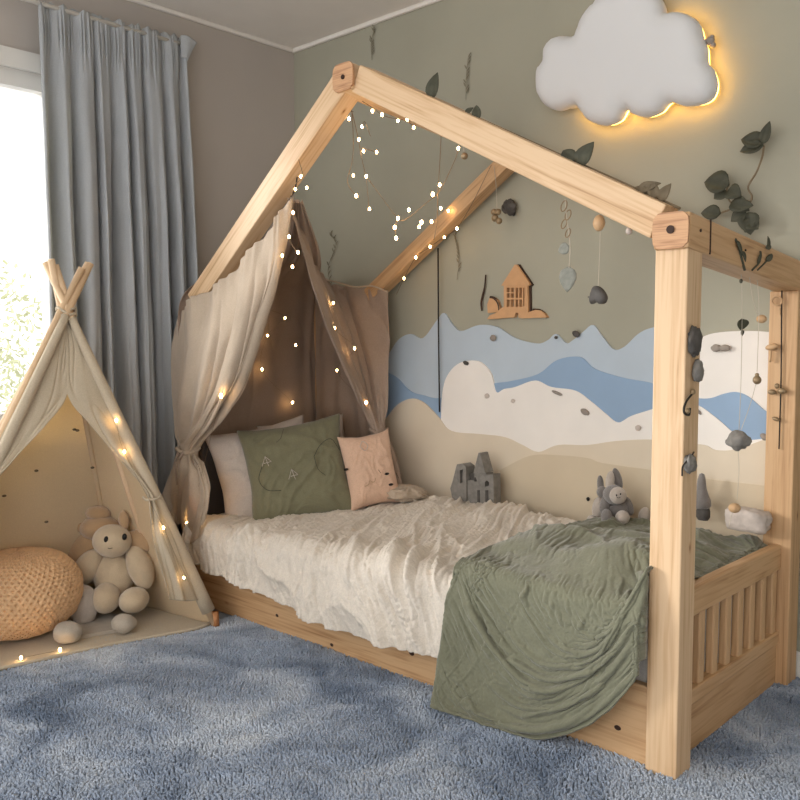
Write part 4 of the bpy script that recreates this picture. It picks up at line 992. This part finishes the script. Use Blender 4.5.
# dried sprigs on the wall
for i,(pts, lab) in enumerate((([(372,60),(371,45),(374,28)],'thin dried sprig on the wall above the gable peak'),([(335,300),(328,270),(336,245),(330,235)],'faint feathery dried sprig on the wall left of the fairy lights'),([(466,100),(466,80),(468,58)],'thin dried sprig on the wall right of the peak'),([(457,280),(459,255),(455,235)],'faint dried sprig on the wall under the rear rafter'))):
    s = orn('dried_sprig', lab, 'sprig', AY(*pts[0],3.0)); P = [AY(a,b_,3.008) for a,b_ in pts]; tube('stem', P, .0010, 'sprig', s, 5)
    sp = smooth_path(P, 6)
    for j, q in enumerate(sp[2:]):
        leaf('leaflet', q, (random.choice((-1,1))*.6,-.1,.9), (0,-1,.1), .026, .006, 'sprig', s, nu=4, nv=2)
# bud ornament beside cloud
bo = orn('bud_ornament', 'small metallic bud ornament on the wall right of the cloud lamp', 'ornament', AY(710,41,2.98)); 
for dx,dz,r in ((0,0,5),(-4,1,3.2),(3,4,3),(2,-4,2.5)): c = AY(710+dx,41+dz,2.985); ell('petal', c, (r*.0034,.010,r*.0034), 'pebble', bo, nu=12, nv=8)
# bead cluster hanging under rafter
def hang(name, label, cat, pts, y, r=.0012, mat='cord_pale', group=None):
    t = orn(name, label, cat, AY(*pts[0], y), group); tube('cord', [AY(a,b_,y) for a,b_ in pts], r, mat, t, 5); return t
t = hang('bead_pendant', 'bronze bell bead cluster hanging under the rafter apex', 'ornament', [(494,166),(496,185),(497,208)], 2.90)
for a,b_,r in ((494,212,4),(498,212,4),(495,218,4.5),(499,221,4)): ell('bead', AY(a,b_,2.9), (r*.0034,)*3, 'bead', t, nu=12, nv=8)
stone_at('wall_stone', 510,208,2.995,6,7,'dark_stone','small dark folded stone on the wall beside the bead pendant',seed=3,t=.7,rot=30,a=.3)
t = hang('leaf_pendant', 'twisted ring pendant with two skeleton leaves under the front rafter', 'ornament', [(565,199),(567,220),(570,245),(569,268)], 2.14)
for i in range(4):
    c = AY(564+(i%2)*4, 206+i*9, 2.14); rr = .016-.001*i; tube('ring', [c+Vector((math.cos(a)*rr*.6, math.sin(a)*.006, math.sin(a)*rr)) for a in np.linspace(0,2*PI,13)], .0016, 'bead', t, 5, 2)
leaf('skeleton_leaf', AY(569,266,2.14), (-.1,0,-1), (.1,-1,.0), .075, .055, 'skeleton', t, fold=.1, curl=.1)
leaf('skeleton_leaf', AY(569,246,2.14), (-.9,0,-.35), (.1,-1,.0), .04, .035, 'skeleton', t, fold=.1, curl=.1)
t = hang('seed_pendant', 'tan seed pod hanging under the front rafter above a dark heart', 'ornament', [(600,212),(600,240),(598,290)], 2.15, .0007)
ell('seed_pod', AY(599,223,2.15), (.018,.016,.031), 'bead_wood', t, nu=16, nv=12, f=lambda d: 1-.25*abs(d.z))
hp = [AY(a,b_,2.15) for a,b_ in ((596,286),(600,287),(604,291),(607,297),(605,303),(600,304),(597,302),(592,304),(590,300),(591,294),(593,288))]
puff('heart', closed_smooth([(p.x,p.z) for p in hp],3), 2.135, 2.155, .012, 'dark_stone', t, .006); tube('heart_stalk', [AY(592,297,2.145),AY(588,297,2.145)], .002, 'dark_stone', t)
t = hang('bead_drop', 'tiny pale bead under the front rafter near the foot post', 'ornament', [(626,222),(628,228)], 2.12); ell('bead', AY(629,231,2.12), (.009,.009,.010), 'pale_stone', t, nu=12, nv=8)
t = hang('bead_drop', 'tiny bronze bead below the front rafter by the loop of lights', 'ornament', [(463,140),(464,152)], 2.12); ell('bead', AY(464.5,156,2.12), (.011,)*3, 'bead', t, nu=12, nv=8)
# cross beam wraps and pendants
wrp = orn('leaf_garland', 'dark leaf strand wrapped over the foot cross beam', 'garland', AX(750,262,-.96))
def B3(a,b_,x=-.943): return AX(630+a*.2125, 200+b_*.2125, x)
tube('strand', [B3(495,185), B3(510,215), B3(520,260), B3(540,330)], .004, 'leaf_dark', wrp); tube('strand', [B3(612,240),B3(610,290),B3(575,330)], .003, 'leaf_dark', wrp); tube('strand', [B3(665,255),B3(640,290),B3(600,330)], .0025, 'leaf_dark', wrp)
for a0,b0,a1,b1,w in ((500,190,540,260,.016),(530,240,550,290,.014),(640,285,680,255,.018),(650,230,655,170,.016),(640,225,670,215,.016),(600,300,625,240,.012)):
    p, q = B3(a0,b0,-.940), B3(a1,b1,-.934); leaf('leaf', p, q-p, (1,-.3,.2), (q-p).length, w, 'leaf_dark', wrp, fold=.3, curl=.2)
XH = -.99
def H(a,b_): return AX(a,b_,XH)
t = orn('pendant_string', 'pale thread with a dark leaf hanging from the foot beam down to a grey stone', 'ornament', H(741,275))
tube('cord', [H(741,272),H(742,290),H(742,325),H(741,380),H(739,430)], .0010, 'cord_pale', t, 5)
p = H(742,322); leaf('leaf', p+Vector((0,0,.01)), (0,.1,-1), (1,-.6,.0), .035, .04, 'leaf_dark', t, fold=.3); leaf('leaf', H(742,330), (0,.5,-1), (1,-.6,.0), .02, .012, 'leaf_dark', t)
ell('knot', H(741,281), (.005,.005,.007), 'leaf_dark', t, nu=10, nv=8)
k=2.75/FL
ell('grey_stone', H(738,441), (10.5*k,9*k,8.5*k), 'stone', t, None, 22, 16, f=lumpy(4,.18,1.5))
tube('cord', [H(738,449),H(739,470),H(737,500)], .0009, 'cord_pale', t, 5)
ell('bead', H(734.5,508), (5.5*k,5.5*k,4.6*k), 'bead_wood', t, nu=16, nv=12)
tube('cord', [H(733,512),H(730,520),H(729,527)], .001, 'cord_pale', t, 5)
t = orn('pendant_string', 'pale threads with two acorn beads beside the leaf thread', 'ornament', H(757,275))
tube('cord', [H(749,274),H(753,300),H(758,315)], .0010, 'cord_pale', t, 5); tube('cord', [H(757,278),H(759,310),H(757,372)], .0010, 'cord_pale', t, 5)
tube('cord', [H(756,384),H(750,405),H(741,430)], .0009, 'cord_pale', t, 5)
ell('bead', H(761.5,319), (5*k,4*k,4*k), 'bead_wood', t, nu=14, nv=10); ell('bead', H(757,380), (4*k,4*k,4.2*k), 'bead', t, nu=14, nv=10); ell('bead_cap', H(757,375), (2*k,2*k,2*k), 'bead', t, nu=10, nv=8)
# ornaments on the front post's inner side
fx = -.947
def F_(a,b_,x=fx): return AX(a,b_,x)
for a,b_,ry,rz,mat,lab,sd_ in ((695,341,.030,.036,'dark_stone','rough dark stone fixed highest on the side of the front post',2),(698,371,.026,.027,'stone','round grey stone fixed on the side of the front post below the rough dark stone',5),(690,464,.026,.024,'stone','pale grey leaf shaped stone fixed lowest on the side of the front post',8)):
    p = F_(a,b_,fx+.006); tag(ell('post_stone', p, (.012,ry,rz), mat, None, None, 20, 14, f=lumpy(sd_,.2,2.2)), lab, 'stone')
t = orn('wire_hook', 'curled dark wire hook with a bead on the front post', 'hook', F_(688,405)); tube('wire', [F_(694,392,-.943),F_(686,402,-.941),F_(684,412,-.940),F_(689,415,-.936),F_(690,408,-.936)], .003, 'cord_dark', t); ell('bead', F_(693,392,-.941), (.006,.008,.008), 'bead', t, nu=12, nv=8); ell('bead', F_(687.5,411,-.937), (.006,.008,.008), 'bead', t, nu=12, nv=8)
t = tube('wire_hook', [F_(694,452,-.941),F_(690,458,-.941),F_(683,466,-.941),F_(682,476,-.941)], .0022, 'cord_dark', None); tag(t, 'thin dark wire curving around the lowest post stone', 'hook')
# back post ornaments (front face of back post)
yb_ = 2.888
def G_(a,b_,y=yb_): return AY(a,b_,y)
t = tag(tube('black_cord', [G_(782,284),G_(781.5,320),G_(781,380),G_(779,449)], .0022, 'cord_dark', None, 6, 3), 'dark cord running down the rear foot post', 'cord')
t = orn('carved_ring', 'little carved wooden ring peg near the top of the rear foot post', 'peg', G_(777,302)); tube('ring', [G_(777+5*math.cos(a), 301+4.5*math.sin(a), 2.884) for a in np.linspace(0,2*PI,11)], .003, 'bead_wood', t, 6, 2); tube('peg', [G_(780,308,2.884),G_(780,315,2.884)], .003, 'bead_wood', t)
t = orn('mushroom_peg', 'orange wooden mushroom peg on the rear foot post', 'peg', G_(773,349)); ell('cap', G_(772,347,2.88), (.022,.012,.011), 'bead_wood', t, Matrix.Rotation(-.2,3,'Y'), 16, 10); tube('stalk', [G_(771,350,2.88),G_(770,362,2.882)], .004, 'bead_wood', t)
t = orn('seed_cluster', 'pair of brown seeds tied across the rear foot post', 'ornament', G_(777,391)); ell('seed', G_(772,392,2.88), (.014,.010,.009), 'bead', t, nu=14, nv=10); ell('seed', G_(782,391,2.88), (.014,.010,.010), 'bead', t, nu=14, nv=10); ell('seed', G_(777,386,2.88), (.008,.008,.009), 'bead', t, nu=14, nv=10)
tag(ell('seed', G_(776,419,2.88), (.013,.008,.007), 'bead', None, Matrix.Rotation(.3,3,'Y'), 14, 10), 'single small seed below the seed pair on the rear foot post', 'ornament')
tag(stone_at('post_stone', 799.5,335,2.99,2.5,14,'dark_stone',None,seed=3), 'dark stone showing past the right edge of the rear foot post', 'stone')
# small stones on the mural
for i,(a,b_,rx,rz,mat,lab,rot) in enumerate(((493,338,3.6,3.2,'pebble','small taupe pebble on the light blue mountains',0),(466,363,3.5,2,'dark_stone','flat dark pebble on top of the white dome hill',-20),(487,396,2.8,2.6,'pale_stone','small pale pebble on the white dome hill',20),(513,401,2.5,2,'pale_stone','tiny pale pebble right of the white dome',10),(576,334,4.2,3,'dark_stone','dark pebble perched beside the blue peak',-25),(557,393,6,1.6,'pebble','long flat taupe pebble on the white hill',-18),(585,412,5,3,'pebble','oval taupe pebble on the white hill slope',-20),(638,428,3.2,2.8,'pale_stone','pale heart shaped pebble on the white hill near the post',15),(588,499,1.8,2,'black','black dot left of the grey donkey toy',0),(716,348,5,4,'pebble','taupe pebble on the white hill between the foot posts, left of a pair',0),(725,348,5.5,3.2,'pebble','taupe pebble on the white hill between the foot posts, right of a pair',0),(764,437,4,3,'pebble','reddish pebble against the rear foot post',-40),(698,411,4.5,1.5,'pebble','slim grey pebble on the white hill right of the front post',-45))):
    off = .031 if b_>480 else .024
    stone_at('mural_pebble', a,b_,WY-off,rx*.8,rz,mat,lab,'pebble',seed=i+1,t=.45,rot=-rot,a=.1)
stone_at('wall_stone', 556,337.5,WY-.02,1.5,1.5,'dark_stone','tiny dark bead on the ridge of the blue mountains',seed=2)

# ------------------------------------------------------------------ toys on the bed
ZT = .462
cas = orn('toy_castle', 'grey two-towered toy castle standing against the tan hill', 'toy', AY(473,500,2.9))
q4 = lambda l: wpx([(440+a*.1, 440+b_*.1) for a,b_ in l], 2.88)
board('tower', q4([(125,480),(150,400),(190,240),(240,232),(282,265),(285,610),(150,605)]), 2.865, 2.925, 'stone', cas, holes=[q4([(218,300),(248,290),(248,420),(220,430)])])
board('keep', q4([(285,620),(285,400),(350,400),(352,330),(470,330),(470,345),(540,345),(545,660),(420,655)]), 2.875, 2.925, 'stone', cas, holes=[q4([(455,420),(475,402),(497,425),(497,460),(455,465)]), q4([(340,375),(365,370),(378,412),(350,415)])])
board('spire', q4([(350,330),(402,125),(415,128),(470,325)]), 2.868, 2.925, 'stone', cas)
board('parapet', q4([(285,335),(355,320),(355,410),(285,410)]), 2.89, 2.925, 'dark_stone', cas)
board('door', q4([(465,500),(490,500),(492,640),(465,638)]), 2.871, 2.882, 'dark_stone', cas); board('door', q4([(385,500),(405,500),(408,630),(385,625)]), 2.871, 2.882, 'dark_stone', cas)
board('dark_back', q4([(200,280),(500,390),(510,500),(200,440)]), 2.926, 2.932, 'black', cas)
# donkey
D2 = 3.215; k = D2/FL
E = lambda a,b_,d=0: cp(580+a*.1, 450+b_*.1, D2+d)
dk = orn('plush_donkey', 'small grey plush donkey with long ears sitting against the mural', 'plush toy', E(350,720))
ell('body', E(370,600,.02), (13*k,11*k,13*k), 'plush_grey', dk, eR(-6), 24, 18)
h_ = ell('head', E(340,450,-.01), (11*k,10*k,10*k), 'plush_grey', dk, eR(20), 24, 18)
ell('muzzle', E(380,455,-.04), (8.5*k,7*k,8.5*k), 'plush_pale', dk, eR(10), 20, 14, label='pale muzzle')
for a,b_ in ((365,452),(405,440)): ell('nostril', E(a,b_,-.04-.026), (.8*k,.6*k,1*k), 'black', h_, nu=8, nv=6)
tube('mouth', [E(362,468,-.067),E(385,480,-.067),E(405,470,-.067)], .0008, 'black', h_, 4)
ell('ear', E(300,310,.0), (4.5*k,3*k,10*k), 'plush_pale', dk, eR(6), 16, 12, label='pale ear')
ell('ear', E(375,290,.02), (4.5*k,3*k,11.5*k), 'plush_grey', dk, eR(-16), 16, 12)
ell('arm', E(250,540,-.0), (5*k,5*k,11*k), 'plush_grey', dk, eR(12), 16, 12)
ell('arm', E(480,560,.01), (5*k,5*k,10*k), 'plush_grey', dk, eR(-20), 16, 12)
ell('leg', E(265,670,-.05), (5.5*k,7*k,8*k), 'plush_grey', dk, eR(0), 18, 14)
ell('leg', E(425,675,-.06), (7*k,8*k,7*k), 'plush_pale', dk, eR(-10), 18, 14, label='pale paw')
rb = orn('plush_rabbit', 'pale grey plush with an upright ear half behind the donkey toy', 'plush toy', E(190,720,.06))
ell('body', E(190,590,.07), (7*k,8*k,13*k), 'plush_pale', rb, eR(6), 20, 14); ell('ear', E(205,350,.07), (3.5*k,3*k,10*k), 'plush_grey', rb, eR(-4), 16, 12); ell('head', E(220,420,.06), (5.5*k,6*k,6*k), 'plush_grey', rb, eR(0), 16, 12); ell('foot', E(120,690,.03), (5*k,5*k,4*k), 'plush_pale', rb, eR(0), 16, 12)
tag(ell('soft_ball', E(645,660,.0), (6*k,6*k,9*k), 'plush_pale', None, eR(12), 18, 14), 'pale soft toy lump beside the front post behind the blanket', 'toy')
# gnome toy
gno = orn('gnome_toy', 'grey cone shaped gnome toy against the wall behind the front post', 'toy', AY(703,510,2.92))
prof = [(0,473),(2.5,474),(4.2,480),(5,488),(7,494),(9.5,500),(10,505),(8,508),(4,509)]
def lathe(c_px, prof, y, ky, mat, name, par):
    vs=[];fs=[];n=16; c0 = AY(c_px, prof[-1][1], y); D=(c0-Vector((0,0,CH))).dot(Fv); kk=D/FL
    for r,py in prof:
        z = AY(c_px,py,y).z
        for i in range(n): vs.append((c0.x+math.cos(2*PI*i/n)*max(r,.2)*kk, y+math.sin(2*PI*i/n)*max(r,.2)*kk*ky, z))
    for j in range(len(prof)-1):
        for i in range(n): fs.append((j*n+i,j*n+(i+1)%n,(j+1)*n+(i+1)%n,(j+1)*n+i))
    fs.append(tuple(range(n))); fs.append(tuple((len(prof)-1)*n+i for i in range(n))[::-1])
    return mk(name, vs, fs, mat, par)
lathe(701, prof, 2.935, .8, 'plush_grey', 'hat', gno); lathe(703, [(6,508),(7,511),(7,517),(5,520)], 2.935, .8, 'dark_stone', 'base', gno)
# pale rock pouch on the foot corner
c = AY(748,520,2.84); D=(c-Vector((0,0,CH))).dot(Fv); kk=D/FL
tag(ell('pale_rock', c, (21*kk,.045,12*kk), 'pale_stone', None, Matrix.Rotation(.05,3,'Y'), 26, 18, f=lambda d: lumpy(6,.10,3)(d)*(d.x**6+d.y**6+d.z**6)**(-1/6)*.92), 'pale crumpled rock-like cushion at the rear foot corner of the bed', 'cushion')

# ------------------------------------------------------------------ light
w = bpy.data.worlds.new('World'); bpy.context.scene.world = w; w.use_nodes = True
bg = w.node_tree.nodes['Background']; bg.inputs[0].default_value = (1.0,.99,.98,1); bg.inputs[1].default_value = 1.0
sun = bpy.data.lights.new('daylight_sun','SUN'); so = bpy.data.objects.new('daylight_sun', sun); C.objects.link(so)
sun.energy = .9; sun.angle = math.radians(14); sun.color = (1,.98,.95)
so.rotation_euler = Vector((.78,.60,-.22)).to_track_quat('-Z','Y').to_euler(); so.location = (-5,-1,3)
s = bpy.context.scene
s.view_settings.view_transform = 'Standard'; s.view_settings.look = 'None'; s.view_settings.gamma = 1; s.view_settings.use_curve_mapping = False
s.view_settings.exposure = 1.3
GROUPS = dict(fairy_lights='fairy light strings around the bed and teepee', mural_pebble='small pebbles stuck on the mural', hill_cutout='hill and mountain cut-outs of the wall mural', mountain_cutout='hill and mountain cut-outs of the wall mural', dried_sprig='dried sprigs on the green wall', pillow='pale pillows at the bed head', post_stone='stones on the foot posts', pendant_string='thread pendants hanging from the foot beam', bead_drop='small beads under the front rafter', felt_pebble='grey felt pebble cushions in the teepee', leaf_garland='dried leaf strands on the bed beams', wall_stone='dark stones on the green wall', wire_hook='wire hooks on the front post')
for o in C.objects:
    g = GROUPS.get(o.name.split('.')[0])
    if g and o.parent is None and 'label' in o.keys(): o['group'] = g
